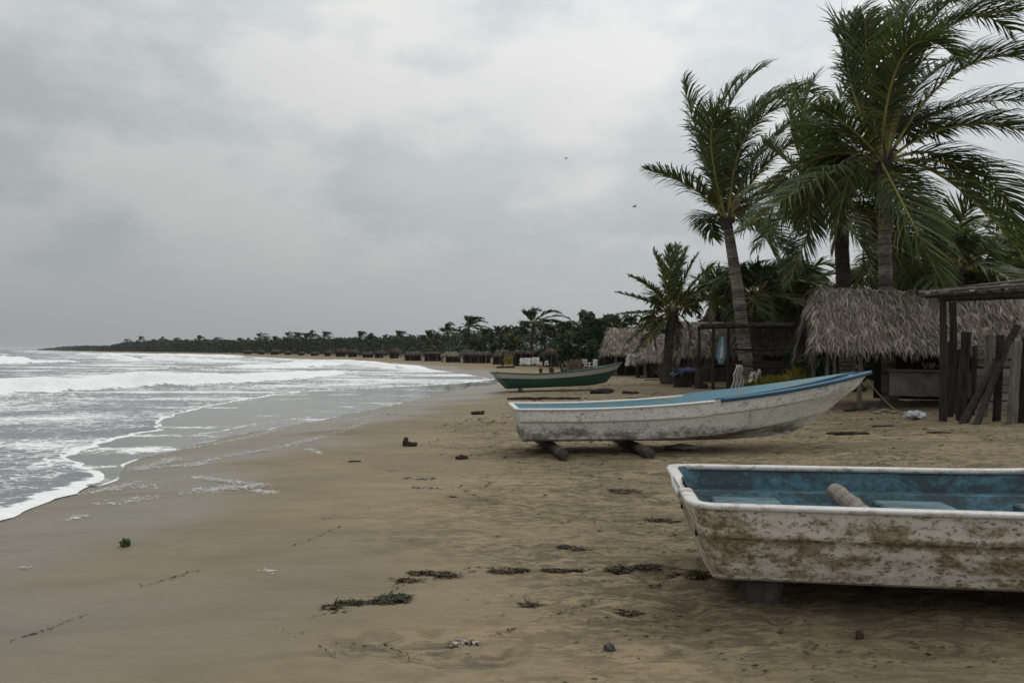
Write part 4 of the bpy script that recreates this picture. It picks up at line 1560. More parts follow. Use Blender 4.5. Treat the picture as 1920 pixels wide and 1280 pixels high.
# ------------------------------------------------------------------ huts
def thatch_mesh(W, run, ze, zr, n, seed, strip=(.45, .8), sw=.035, hip=.45, sag=.0, fringe=.3, seg=3, shag=1.0, pitch_noise=.05, gable=True):
    """two slopes of palm thatch; ridge along x, eaves at y = -run and +run"""
    rg = random.Random(seed)
    mb = MB()
    for side in (-1, 1):
        nn = n if side < 0 else n // 3
        out = Vector((0, side * (zr - ze), run)).normalized()
        down = Vector((0, side * run, -(zr - ze))).normalized()
        sl = math.hypot(run, zr - ze)
        for _ in range(nn):
            u = rg.uniform(-.5, .5)
            v = rg.random() ** .85
            row_ = min(1, max(0, round(v * 7) / 7 + rg.gauss(0, .012))) if rg.random() < .72 else v
            p = Vector((u * (W - hip * 2 * (1 - row_)), 0, zr)) + down * row_ * sl * .97
            p.z -= sag * (1 - (2 * u) ** 2) * (1 - row_) - rg.uniform(0, pitch_noise)
            edge = max(0, abs(u) - .46) * 20
            d = (down + Vector((rg.gauss(0, .55), rg.gauss(0, .15), 0)) + out * (rg.uniform(.0, .30) + .22 * max(0, math.sin(u * 37 + row_ * 23) * math.sin(u * 11 + 2))) * shag + Vector((1 if u > 0 else -1, 0, -.4)) * edge * .5).normalized()
            ln = rg.uniform(*strip)
            if row_ > .86:
                ln *= .75
            q = p + out * rg.uniform(.01, .07)
            Wd = d.cross(out).normalized()
            Wd = (Wd + out * rg.uniform(-.7, .7)).normalized()
            w = sw * rg.uniform(.6, 1.5)
            vs = []
            for k in range(seg + 1):
                ww = w * (.8, 1.0, .75, .15)[min(3, round(k * 3 / seg))] * .5
                vs += [q + Wd * ww, q - Wd * ww]
                q = q + d * ln / seg
                d = (d + Vector((rg.uniform(-.12, .12), 0, -.32)) + down * .15).normalized()
            mb.add(vs, [(2 * k, 2 * k + 1, 2 * k + 3, 2 * k + 2) for k in range(seg)], 0, rg.random())
        # thatch closing the gable ends
        for _ in range(n // 9 if gable else n // 14):
            e_ = rg.choice((-1, 1))
            v = rg.random()
            q = Vector((e_ * (W * .5 - hip * (1 - v) + rg.uniform(-.03, .05)), side * run * v * (rg.random() ** .6 if gable else rg.uniform(.93, 1.03)), zr + .02 - (zr - ze) * v))
            d = Vector((e_ * rg.uniform(.1, .5), side * rg.uniform(-.25, .3), -1)).normalized()
            ln = rg.uniform(*strip) * 1.1
            w = sw * rg.uniform(.6, 1.5)
            Wd = Vector((.3 * rg.uniform(-1, 1), 1, 0)).normalized()
            vs = []
            for k in range(3):
                ww = w * (.9, .9, .15)[k] * .5
                vs += [q + Wd * ww, q - Wd * ww]
                q = q + d * ln / 2
                d = (d + Vector((rg.uniform(-.15, .15), rg.uniform(-.15, .15), -.3))).normalized()
            mb.add(vs, [(0, 1, 3, 2), (2, 3, 5, 4)], 0, rg.random() * .8)
        # fringe hanging from the eave
        for _ in range(int(W * 26 * fringe / .3) if side < 0 else int(W * 8)):
            u = rg.uniform(-.5, .5)
            p = Vector((u * W, side * run * .985, ze + rg.uniform(-.02, .1))) + out * rg.uniform(0, .08)
            d = (down * .8 + Vector((rg.gauss(0, .22), 0, -.5))).normalized()
            ln = rg.uniform(.5, 1.25) * fringe
            w = sw * rg.uniform(.6, 1.4)
            vs = []
            q = p
            for k in range(3):
                ww = w * (.9, .8, .15)[k] * .5
                vs += [q + Vector((ww, 0, 0)), q - Vector((ww, 0, 0))]
                q = q + d * ln / 2
                d = (d + Vector((rg.uniform(-.2, .2), 0, -.6))).normalized()
            mb.add(vs, [(0, 1, 3, 2), (2, 3, 5, 4)], 0, rg.random() * .9)
    return mb


def roof_base(W, run, ze, zr, sag=0.0, t=.09, hp=.45):
    mb = MB()
    n = 10
    for side in (-1, 1):
        vs = []
        for k in range(n + 1):
            u = k / n - .5
            zz = zr - sag * (1 - (2 * u) ** 2)
            ux = u * (W - hp * 2 - .05)
            vs += [(ux, 0, zz - .02), (u * W * .985, side * run * .97, ze - .02), (ux, 0, zz - .02 - t), (u * W * .985, side * run * .95, ze - .02 - t)]
        fs = []
        for k in range(n):
            a = k * 4
            fs += [(a, a + 1, a + 5, a + 4), (a + 2, a + 6, a + 7, a + 3), (a + 1, a + 3, a + 7, a + 5)]
        fs += [(0, 2, 3, 1), (n * 4, n * 4 + 1, n * 4 + 3, n * 4 + 2)]
        for e_ in (-1, 1):
            mb.add([(e_ * (W * .49 - hp), 0, zr - .03), (e_ * W * .49, side * run * .95, ze - .02), (e_ * W * .49, 0, ze - .02)], [(0, 1, 2)], 0, .15)
        mb.add(vs, fs, 0, .18)
    return mb


def post_mb(x, y, z0, z1, r, lean=(0, 0), n=9, wob=.05):
    mb = MB()
    k = 5
    pts = [(x + lean[0] * i / k + random.uniform(-.3, .3) * r, y + lean[1] * i / k, z0 + (z1 - z0) * i / k) for i in range(k + 1)]
    mb.tube(pts, [r * random.uniform(.9, 1.06) for _ in range(k + 1)], n, wob=wob)
    return mb


# big thatched hut at right
HX, HY = 12.6, 20.95
hut1 = thing('thatched_hut', 'large low hut with grey palm thatch roof below the tallest palm', 'hut', (HX, HY, .2), (0, R(1.0), R(-13)))
W1, run1 = 9.2, 1.75
part('roof', roof_base(W1, run1, 1.36, 2.98, .10, hp=.12), M['thatch'], hut1)
part('thatch', thatch_mesh(W1, run1, 1.36, 2.98, 13500, 5, (.3, .62), .032, .12, .10, .36, shag=1.3, gable=False), M['thatch'], hut1, kind='stuff')
mb = MB()
for e_ in (-1, 1):
    mb = MB()
    mb.add([(e_ * (W1 * .5 - .8) + dx, y_, z_) for dx in (0, .04) for y_, z_ in ((-run1 * .9, 1.32), (run1 * .9, 1.32), (0, 2.8))], [(0, 1, 2), (5, 4, 3), (0, 3, 4, 1), (1, 4, 5, 2), (2, 5, 3, 0)])
    part('gable', mb, M['dark_wall'], hut1)  # dark panel standing in for the shaded inside of the open gable
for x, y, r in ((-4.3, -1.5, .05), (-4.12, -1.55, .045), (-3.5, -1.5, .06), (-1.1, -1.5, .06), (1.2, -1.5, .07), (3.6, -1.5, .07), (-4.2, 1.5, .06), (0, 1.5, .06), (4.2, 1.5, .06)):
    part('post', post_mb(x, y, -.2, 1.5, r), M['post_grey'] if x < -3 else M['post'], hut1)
mb = MB()
for y in (-1.55, 1.55):
    mb.tube([(-4.3, y, 1.36), (4.3, y, 1.36)], .05, 8)
mb.tube([(-4.3, 0, 2.85), (4.3, 0, 2.85)], .05, 8)
part('beam', mb, M['post'], hut1)
mb = MB()
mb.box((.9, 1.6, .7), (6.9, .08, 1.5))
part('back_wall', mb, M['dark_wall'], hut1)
# concrete counter in panels, with a ledge
for k, (x0, x1_, dz) in enumerate(((-2.55, -1.75, 0), (-1.74, -.95, .01), (-.94, .28, -.01))):
    mb = MB()
    mb.box(((x0 + x1_) / 2 - .2, -1.25 + .01 * k, .49 + dz), (x1_ - x0, .16, .62))
    part('counter_panel', mb, M['concrete'], hut1)
mb = MB()
mb.box((-1.35, -1.22, .83), (2.95, .42, .05))
part('counter_top', mb, M['concrete'], hut1)
# small things on the counter
mb = MB()
for k in range(14):
    p = Vector((random.uniform(-.18, .18), random.uniform(-.1, .1), random.uniform(0, .13)))
    mb.tube([p, p + Vector((random.uniform(-.05, .05), random.uniform(-.05, .05), .08))], [.035, .02], 6)
cpos = Matrix.Translation((HX, HY, .2)) @ Matrix.Rotation(R(-13), 4, 'Z') @ Vector((-1.75, -1.15, .885))
single('shell_pile', mb, M['bleached'], 'small pile of pale shells on the counter under the thatch', 'shells', cpos)
mb = MB()
mb.tube([(0, 0, 0), (0, 0, .05), (0, 0, .13)], [.07, .085, .03], 9)
single('white_bowl', mb, M['plastic_white'], 'white bowl on the counter right of the shell pile', 'bowl', cpos + Vector((.42, -.1, 0)))


def hut(label, px, pbase, W, run, ze, zr, n, seed, d=None, rot=0.0, wall=True, strip=(.4, .7), sw=.07, posts=6, name='thatched_hut', wallmat='dark_wall', tm='thatch', group='thatched huts along the beach'):
    if d is None:
        p = gpix(px, pbase)
    else:
        x = (px - 960) / F * d
        p = Vector((x, d, float(gz(x, d))))
    h = thing(name, label, 'hut', p, (0, 0, rot), group)
    part('roof', roof_base(W, run, ze, zr, .08), M[tm], h)
    part('thatch', thatch_mesh(W, run, ze, zr, n, seed, strip, sw,   .45, .08, .3, seg=2), M[tm], h, kind='stuff')
    for k in range(posts):
        x = -W * .45 + W * .9 * k / (posts - 1)
        part('post', post_mb(x, -run * .88, -.1, ze + .1, .05 + .001 * d if d else .06, n=7), M['post_grey'] if k % 2 else M['post'], h)
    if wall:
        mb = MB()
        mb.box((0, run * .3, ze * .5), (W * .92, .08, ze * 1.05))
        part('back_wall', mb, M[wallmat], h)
    return h


h2 = hut('thatched hut with layered roof behind the blue tarp and short palm', 1330, 690, 3.9, 1.9, 1.25, 3.0, 2600, 21, d=41, rot=R(4), sw=.06)
# plank wall of bamboo under hut two
for k in range(9):
    mb = MB()
    x = -1.55 + k * .13
    mb.tube([(x, -1.55, -.05), (x + random.uniform(-.02, .02), -1.55, 1.3)], .055, 7)
    part('cane', mb, M['log'], h2)
hut('thatched hut with steep roof left of the short palm', 1183, 690, 3.6, 1.8, 1.35, 2.95, 2200, 22, d=50, rot=R(-6), sw=.07)
hut('sagging thatched hut right behind the short palm trunk', 1240, 690, 2.4, 1.7, 1.0, 2.5, 1500, 23, d=46, rot=R(-20), sw=.07)
hut('low thatched hut behind the pole stall, right of the curved palm', 1440, 690, 4.2, 1.9, 1.4, 2.9, 1700, 24, d=40, rot=R(2), sw=.07)
mid_huts = [(1115, 689, 3.0, 1.1, 1.6, 'flat low hut behind the white chairs'), (1075, 688, 3.4, 1.1, 1.55, 'long low hut left of white chairs'), (1035, 687, 3.2, 1.1, 1.6, 'dark low hut behind tall palm trunk'), (985, 685, 4.4, 1.15, 1.6, 'hut with white sheets hanging at its front'),
            (940, 683, 3.2, .95, 1.55, 'grey thatched hut beyond the stern of the green boat'), (905, 681, 3.4, .95, 1.5, 'thatched hut below the palm right of windblown pair'), (880, 680, 3.4, .95, 1.6, 'thatched hut at the foot of the taller windblown palm'), (848, 679, 3.8, .95, 1.5, 'pale thatched hut left of the windblown pair trunks'), (812, 677.5, 4.2, .9, 1.45, 'grey thatched hut below the bushy palm')]
for k, (px, pb, W, ze, zr, lab) in enumerate(mid_huts):
    hut(lab, px, pb + random.uniform(-.6, .6), W * .58, .8, ze * random.uniform(.85, 1.2), zr * random.uniform(.85, 1.12), 330, 30 + k, rot=random.uniform(-.5, .5), sw=.10, strip=(.3, .55), posts=5, tm='thatch' if k in (0, 3, 7) else 'thatch_old')
# tiny far huts: one kind, copied
fh = hut('tiny dark hut at the foot of the far palms', 775, 676, 2.5, .8, .9, 1.4, 130, 50, sw=.16, strip=(.3, .6), posts=4, tm='thatch_old', group='tiny huts along the far side of the bay')
for k, px in enumerate((740, 712, 690, 662, 640, 615, 590, 565, 540, 515, 490, 465)):
    d = bay(px, 13.0)
    x = (px - 960) / F * d
    copy_thing(fh, (x, d, float(gz(x, d))), random.uniform(.2, .9), (random.uniform(.6, 1.0), .9, random.uniform(.7, 1.35)), 'tiny dark hut at the foot of the far palms')


# ------------------------------------------------------------------ pole structures
def pole_thing(parent, pa, pb, r, mat, name='pole', n=8, taper=.85):
    mb = MB()
    a, b = Vector(pa), Vector(pb)
    k = 7
    bow = Vector((random.uniform(-1, 1), random.uniform(-1, 1), random.uniform(-.5, .5))) * (b - a).length * .008
    pts = [a.lerp(b, i / k) + bow * math.sin(math.pi * i / k) for i in range(k + 1)]
    mb.tube(pts, [r * (1 - (1 - taper) * i / k) * random.uniform(.95, 1.05) for i in range(k + 1)], n, wob=.04)
    if parent is None:
        return mb
    return part(name, mb, mat, parent)


def gpt(px, d):
    x = (px - 960) / F * d
    return Vector((x, d, float(gz(x, d))))


# open pole roof at right
dR = 16.6
ram = thing('pole_shelter', 'open shelter of dark poles with a flat stick roof at right edge', 'shelter', gpt(1768, dR))
O = ram.location
def rel(v):
    return Vector(v) - O
pole_thing(ram, rel(gpt(1768, dR) - Vector((0, 0, .2))), rel(at(1768, 552, dR)), .078, M['post'], 'post', 10)
pole_thing(ram, rel(gpt(2080, dR - 1) - Vector((0, 0, .2))), rel(at(2080, 530, dR - 1)), .10, M['post'], 'post', 10)
pole_thing(ram, rel(gpt(1790, 18.7) - Vector((0, 0, .2))), rel(at(1786, 566, 18.7)), .09, M['post'], 'post', 10)
zt = at(1768, 548, dR).z
for k, (pxa, ya, pxb, yb, da, db, r) in enumerate(((1735, 556, 2120, 536, 16.5, 15.2, .042), (1722, 549, 2100, 520, 16.7, 15.0, .036), (1745, 545, 2100, 512, 17.1, 15.8, .045), (1790, 542, 2100, 505, 17.6, 16.6, .05), (1760, 560, 2100, 548, 18.8, 18.2, .07), (1760, 551, 2090, 528, 18.0, 17.3, .05), (1800, 549, 2080, 530, 18.7, 18.3, .06))):
    pole_thing(ram, rel(at(pxa, ya, da)), rel(at(pxb, yb, db)), r, M['post_grey'] if k in (1, 3) else M['post'], 'roof_pole')
for k in range(12):
    px = 1760 + k * 24
    pole_thing(ram, rel(at(px, 552 - k * 1.6, 16.0)), rel(at(px - 30 + random.uniform(-10, 10), 556 - k * 1.0, 18.8)), random.uniform(.025, .045), M['post'], 'roof_stick', 6)
mb = MB()
for k in range(130):
    f = random.random()
    px = 1735 + f * 330
    p = rel(at(px, 549 - f * 24 + random.uniform(-4, 3), random.uniform(16.0, 18.5)))
    dd = Vector((random.uniform(.3, 1.0), random.uniform(-.4, .4), random.uniform(-.06, .1))) * random.uniform(.2, .5)
    w = Vector((0, .5, .6)) * random.uniform(.015, .05)
    mb.add([p - w, p + w, p + dd + w * .4 + Vector((0, 0, .02)), p + dd - w * .4], [(0, 1, 2, 3)], 0, random.random())
part('bark_litter', mb, M['bark'], ram, kind='stuff')

# fence of upright posts and boards below it
fen = thing('plank_fence', 'rough fence of dark posts and grey boards below the pole shelter', 'fence', gpt(1860, 16.5))
O = fen.location
posts = [(1783, 640, 778, 17.6, 1780, .08, 'post'), (1812, 622, 783, 17.0, 1800, .11, 'post'), (1828, 648, 775, 17.8, 1822, .06, 'post'), (1856, 628, 780, 17.3, 1845, .075, 'post_grey'), (1876, 628, 792, 16.4, 1868, .085, 'post'), (1908, 640, 800, 15.7, 1896, .10, 'post_grey'),
         (1925, 632, 800, 15.8, 1918, .10, 'post'), (1950, 636, 800, 15.6, 1945, .1, 'post'), (1796, 655, 778, 18.2, 1793, .07, 'post'), (1980, 640, 800, 15.7, 1975, .09, 'post_grey'), (2020, 640, 800, 15.7, 2018, .09, 'post')]
for px, y0, y1, d, pb2, r, mt in posts:
    pole_thing(fen, rel(gpt(pb2, d) - Vector((0, 0, .15))), rel(at(px, y0, d)), r, M[mt], 'post', 9)
rg = random.Random(9)
for k in range(8):
    z = .22 + k * .185
    d0 = 17.9
    x0, x1_ = at(1828, 0, d0).x, at(2060, 0, d0).x
    for seg_ in range(2):
        a_, b_ = (x0 + rg.uniform(0, .1), (x0 + x1_) / 2 - .02) if seg_ == 0 else ((x0 + x1_) / 2, x1_)
        if rg.random() < .12 and k > 4:
            continue
        mb = MB()
        mb.box(((a_ + b_) / 2 - O.x, d0 - O.y + rg.uniform(-.03, .03), z), (b_ - a_, .03, .155 + rg.uniform(-.03, .02)), Matrix.Rotation(rg.uniform(-.02, .02), 3, 'Y') @ Matrix.Rotation(rg.uniform(-.1, .1), 3, 'X'), 0, rg.random())
        part('board', mb, M['plank'], fen)
mb = pole_thing(None, gpt(1803, 15.9) - Vector((0, 0, .05)), at(1908, 612, 16.8), .085, None)
single('leaning_pole', mb, M['post'], 'dark pole leaning right against the fence, upper of two', 'pole', group='poles leaning on the fence')
mb = pole_thing(None, gpt(1829, 15.6) - Vector((0, 0, .05)), at(1892, 640, 16.6), .07, None)
single('leaning_pole', mb, M['post'], 'thinner dark pole leaning right against the fence, lower of two', 'pole', group='poles leaning on the fence')

# pole stall by the curved palm
dS = 31.5
st = thing('pole_stall', 'dark pole stall with flat roof and counter below the curved palm', 'stall', gpt(1340, dS))
O = st.location
for px, d in ((1337, dS), (1365, dS + .3), (1470, dS + 1), (1395, dS + 3.4), (1310, dS + 3.2)):
    pole_thing(st, rel(gpt(px, d) - Vector((0, 0, .1))), rel(at(px + 1, 611, d)), .075, M['post'], 'post')
for k, (a_, ya, b_, yb, d) in enumerate(((1308, 614, 1485, 611, dS), (1340, 609, 1488, 608, dS + .6), (1315, 611, 1480, 613, dS + 2.4), (1312, 610, 1470, 607, dS + 3.4))):
    pole_thing(st, rel(at(a_, ya, d)), rel(at(b_, yb, d)), .07, M['post'], 'roof_pole')
for k in range(9):
    px = 1318 + k * 19
    pole_thing(st, rel(at(px, 610, dS - .2)), rel(at(px + 4, 609, dS + 3.6)), .05, M['post'], 'roof_stick', 6)
for (a_, ya, b_, yb, d) in ((1330, 683, 1500, 690, dS + .4), (1372, 655, 1475, 655, dS + 2.0)):
    pole_thing(st, rel(at(a_, ya, d)), rel(at(b_, yb, d)), .05, M['post'], 'rail')
mb = MB()
mb.box(rel(at(1425, 700, dS + 2.6)), (2.6, .08, 1.1))
part('screen', mb, M['dark_wall'], st)
mb = MB()
mb.box(rel(at(1345, 702, dS + 1.3)), (1.3, .8, .5))
part('table', mb, M['post'], st)

# frames, tables and drums standing about before the huts
def frame(label, px, pb, W, D_, H):
    p = gpix(px, pb)
    f = thing('pole_shelter', label, 'shelter', p, (0, 0, random.uniform(-.25, .25)), 'small pole shelters before the huts')
    for sx in (-1, 1):
        for sy in (-1, 1):
            part('post', post_mb(sx * W / 2, sy * D_ / 2, -.1, H, .045, (random.uniform(-.08, .08), 0), 7), M['post'], f)
        pole_thing(f, (sx * W / 2, -D_ / 2 - .2, H), (sx * W / 2, D_ / 2 + .2, H + random.uniform(-.1, .1)), .04, M['post'], 'roof_pole', 6)
    for k in range(6):
        y = -D_ / 2 + D_ * k / 5
        pole_thing(f, (-W / 2 - random.uniform(.1, .4), y, H + .06), (W / 2 + random.uniform(.1, .4), y, H + random.uniform(0, .12)), random.uniform(.025, .04), M['post_grey'] if k % 3 == 0 else M['post'], 'roof_stick', 6)


frame('pole shelter with flat stick roof left of steep roofed hut', 1132, 692, 1.8, 1.4, 1.5)
frame('pole shelter before the long low hut left of white chairs', 1078, 690, 2.4, 1.5, 1.35)
frame('small pole shelter right of the white sheets', 1045, 688, 1.8, 1.4, 1.3)
frame('pole shelter left of the white sheets', 962, 686, 2.0, 1.5, 1.3)
frame('pole shelter between sagging hut and the blue tarp', 1232, 700, 1.7, 1.3, 1.45)
frame('wide pole shelter right of the pole stall, behind the yellow hedge', 1455, 706, 2.6, 1.6, 1.7)
for k, (px, pb, lab) in enumerate(((1205, 703, 'rough dark table under the steep roofed hut'), (1150, 694, 'rough dark table left of the pale sheet'), (1268, 712, 'rough dark table just left of the blue tarp'), (1100, 692, 'rough dark table beside the white chairs'))):
    t = thing('wooden_table', lab, 'table', gpix(px, pb), (0, 0, random.uniform(-.3, .3)), 'rough tables before the huts')
    mb = MB(); mb.box((0, 0, .62), (1.1, .6, .05)); part('table_top', mb, M['post_grey'] if k % 2 else M['post'], t)
    for sx in (-1, 1):
        for sy in (-1, 1):
            part('leg', post_mb(sx * .45, sy * .22, 0, .6, .035, n=6), M['post'], t)
for k, (px, pb, lab, mt) in enumerate(((1218, 708, 'dark drum beside the table under the steep roofed hut', 'dark_wall'), (1300, 716, 'grey drum right of the blue tarp', 'stone'), (1172, 697, 'pale drum below the hanging pale sheet', 'cloth_white'), (1440, 716, 'dark drum behind rim of the long white boat', 'dark_wall'))):
    mb = MB(); mb.tube([(0, 0, 0), (0, 0, .03), (0, 0, .3), (0, 0, .32), (0, 0, .58), (0, 0, .6)], [.2, .215, .21, .22, .215, .2], 12)
    single('drum', mb, M[mt], lab, 'drum', gpix(px, pb), group='drums before the huts')

# surfboard hung in the stall
mb = MB()
sbd = at(1353, 655, dS + .8)
nb_ = 16
vs = []
Hh, Wm, T_ = 1.15, .36, .05
for sgn in (1, -1):
    for k in range(nb_ + 1):
        f = k / nb_
        w = Wm / 2 * (math.sin(math.pi * min(1, f * .9 + .1)) ** .6 if f < .98 else .0) * (1.15 - .3 * f)
        for c in (-1, -.55, 0, .55, 1):
            vs.append((c * w, sgn * T_ / 2 * (1 - c * c * .95), -Hh / 2 + Hh * f))
fs = []
for s_ in (0, 1):
    o_ = s_ * (nb_ + 1) * 5
    for k in range(nb_):
        for c in range(4):
            q = (o_ + k * 5 + c, o_ + k * 5 + c + 1, o_ + (k + 1) * 5 + c + 1, o_ + (k + 1) * 5 + c)
            fs.append(q if s_ else q[::-1])
mb.add(vs, fs)
sbt = thing('surfboard', 'pale blue surfboard standing upright in the pole stall', 'surfboard', sbd, (R(-5), R(4), 0))
part('deck', mb, M['board_blue'], sbt)
mb = MB()
mb.box((0, -.036, -.12), (.13, .01, .5))
mb.box((0, -.034, .3), (.05, .01, .4))
part('stripe', mb, M['plastic_white'], sbt)


# cloths, tarp, chairs, hedges around the stalls
def cloth(label, px, ytop, ybot, d, w, mat, folds=3, name='hanging_cloth', tilt=0.0, cat='cloth', topw=.45):
    mb = MB()
    a, b = at(px, ytop, d), at(px, ybot, d)
    h = a.z - b.z
    nx, nz = 14, 9
    vs = []
    for j in range(nz + 1):
        for i in range(nx + 1):
            f, g_ = i / nx - .5, j / nz
            ww = w * (topw + (1 - topw) * g_ ** .7)
            vs.append((f * ww + tilt * g_ + .03 * math.sin(j * 1.3), .09 * math.sin(f * folds * 2 * math.pi + g_) + random.uniform(-.015, .015), -h * g_ + random.uniform(-.02, .02) - (.12 * h * abs(math.sin(f * 5)) if j == nz else 0)))
    fs = [(j * (nx + 1) + i, j * (nx + 1) + i + 1, (j + 1) * (nx + 1) + i + 1, (j + 1) * (nx + 1) + i) for j in range(nz) for i in range(nx)]
    mb.add(vs, fs)
    me = mb.mesh(name, mat, True)
    o = link(name, me, None, a)
    md = o.modifiers.new('thick', 'SOLIDIFY')
    md.thickness = .012
    return tag(o, label, cat)


mbp = MB()
cloth('grey white cloth draped over a short post in front of the stall', 1386, 684, 727, 29.5, .46, M['cloth_white'], 3, tilt=-.08)
mbp = post_mb(0, 0, -.1, .85, .04)
single('short_post', mbp, M['post'], 'short dark post under the draped cloth before the stall', 'post', gpt(1386, 29.56))
cloth('small white cloth on a line right of the draped post', 1412, 697, 716, 29.8, .34, M['cloth_white'], 2)
cloth('narrow grey cloth hanging right of the small white cloth', 1423, 692, 722, 30.0, .2, M['cloth_white'], 1)
cloth('pale sheet hanging at the front of steep roofed hut', 1181, 664, 684, 47.5, .75, M['cloth_white'], 2, tilt=.1)
cloth('bright white sheet hanging below the far hut, left of its twin', 985, 671, 683, 67.5, .95, M['plastic_white'], 1, topw=.97)
cloth('bright white sheet hanging below the far hut, right of its twin', 1004, 670, 682, 67.4, .66, M['plastic_white'], 1, topw=.97)
cloth('small white sheet hanging right of the bright pair', 1025, 676, 684, 65.0, .36, M['plastic_white'], 1)

# blue tarp over dark goods
tp = thing('tarp_pile', 'dark goods heaped under a folded blue tarp beside the stall', 'pile', gpt(1290, 34))
mb = MB()
for k in range(5):
    mb.box((-.5 + k * .24, random.uniform(-.2, .2), .28 + random.uniform(-.08, .08)), (.26, .5, .55 + random.uniform(-.1, .2)), Matrix.Rotation(random.uniform(-.2, .2), 3, 'Z'))
part('goods', mb, M['dark_wall'], tp)
mb = MB()
vs = []
for j in range(7):
    for i in range(11):
        f, g_ = i / 10 - .5, j / 6 - .5
        vs.append((f * 1.5, g_ * .9, .82 - 1.1 * f * f - .5 * g_ * g_ + random.uniform(-.04, .04)))
mb.add(vs, [(j * 11 + i, j * 11 + i + 1, (j + 1) * 11 + i + 1, (j + 1) * 11 + i) for j in range(6) for i in range(10)])
o = part('tarp', mb, M['tarp_blue'], tp, True)
o.modifiers.new('thick', 'SOLIDIFY').thickness = .015


def chair(label, loc, rz):
    c = thing('plastic_chair', label, 'chair', loc, (0, 0, rz), 'white plastic chairs before the huts')
    mb = MB(); mb.box((0, 0, .42), (.46, .44, .035)); part('seat', mb, M['plastic_white'], c)
    mb = MB()
    for k in range(5):
        mb.box((-.18 + k * .09, .22, .64), (.05, .025, .4))
    mb.box((0, .225, .86), (.46, .03, .07)); part('backrest', mb, M['plastic_white'], c)
    for sx in (-1, 1):
        for sy in (-1, 1):
            mb = MB(); mb.tube([(sx * .2, sy * .19, .41), (sx * .24, sy * .23, 0)], [.025, .02], 6); part('leg', mb, M['plastic_white'], c)
        mb = MB(); mb.tube([(sx * .24, -.2, .42), (sx * .24, -.18, .62), (sx * .24, .2, .64)], .022, 6); part('armrest', mb, M['plastic_white'], c)
    return c


chair('white plastic chair before the huts, left of two', gpt(1098, 58), R(20))
chair('white plastic chair before the huts, right of two', gpt(1112, 57), R(-50))


def tuft(name, label, cat, loc, w, dpt, h, n, mat, blade=.02, seed=0, group=None, spread=.3):
    rg = random.Random(seed)
    mb = MB()
    for _ in range(n):
        p = Vector((rg.uniform(-w, w), rg.uniform(-dpt, dpt), 0))
        d = Vector((rg.gauss(0, spread), rg.gauss(0, spread), 1)).normalized()
        ln = h * rg.uniform(.5, 1.1)
        q = p + d * ln * .6
        q2 = q + (d + Vector((rg.gauss(0, .4), rg.gauss(0, .3), -.3))).normalized() * ln * .4
        s = Vector((1, rg.uniform(-.5, .5), 0)).normalized() * blade
        mb.add([p - s, p + s, q + s, q - s, q2], [(0, 1, 2, 3), (3, 2, 4)], 0, rg.random())
    return single(name, mb, mat, label, cat, loc, group=group)


tuft('dry_grass', 'tuft of dry straw coloured grass left of the blue tarp', 'grass tuft', gpt(1257, 38), .45, .3, 1.1, 260, M['dead'], .022, 3)
tuft('yellow_hedge', 'low yellow green hedge behind the bow of the long white boat', 'hedge', gpt(1462, 30.0), 1.1, .25, .62, 1300, M['yellow'], .03, 4)
tuft('yellow_hedge', 'taller yellow shrub left of the big hut posts', 'hedge', gpt(1506, 30.5), .28, .25, .95, 420, M['yellow'], .03, 5)
tuft('yellow_plant', 'small bright yellow plant before the far huts left of white sheets', 'plant', gpt(953, 84), .4, .4, 1.0, 160, M['yellow'], .06, 6)
tuft('grey_bush', 'dry grey bush between the white sheets and chairs', 'bush', gpt(1078, 58), .5, .4, 1.0, 260, M['dead'], .035, 7)
tuft('grass_patch', 'green grass patch behind the big hut posts', 'grass', gpt(1560, 28), 1.0, .5, .35, 700, M['tree_leaf'], .025, 8)


# ------------------------------------------------------------------ rope, sack, driftwood, stones
def rope():
    bow = b2.matrix_world
    bpy.context.view_layer.update()
    a = b2.matrix_world @ Vector((5.83, 0, .98))
    b = gpt(1712, 16.4) + Vector((0, 0, .1))
    mb = MB()
    pts = []
    for k in range(25):
        f = k / 24
        p = a.lerp(b, f)
        p.z -= .12 * math.sin(math.pi * f)
        pts.append(p)
    mb.tube(pts, .011, 6)
    single('mooring_rope', mb, M['rope'], 'thin rope running from bow of the long white boat to the sack', 'rope')


def lump(name, label, cat, loc, sx, sy, sz, mat, seed, rz=0.0, group=None, rough=.35, n=14):
    mb = MB()
    vs, fs = [], []
    m_ = n // 2 + 1
    for i in range(m_ + 1):
        ph = math.pi * i / m_
        for j in range(n):
            th = 2 * math.pi * j / n
            d = Vector((math.sin(ph) * math.cos(th), math.sin(ph) * math.sin(th), math.cos(ph)))
            r_ = 1 + rough * float(fbm(np.array(d.x * 1.6 + seed * 3.1 + d.z), np.array(d.y * 1.6 - d.z * .7 + seed), seed, 3))
            vs.append((d.x * sx * r_, d.y * sy * r_, sz * .8 + d.z * sz * r_))
    for i in range(m_):
        for j in range(n):
            fs.append((i * n + j, (i + 1) * n + j, (i + 1) * n + (j + 1) % n, i * n + (j + 1) % n))
    mb.add(vs, fs)
    return single(name, mb, mat, label, cat, Vector(loc) - Vector((0, 0, sz * .12)), (0, 0, rz), group)


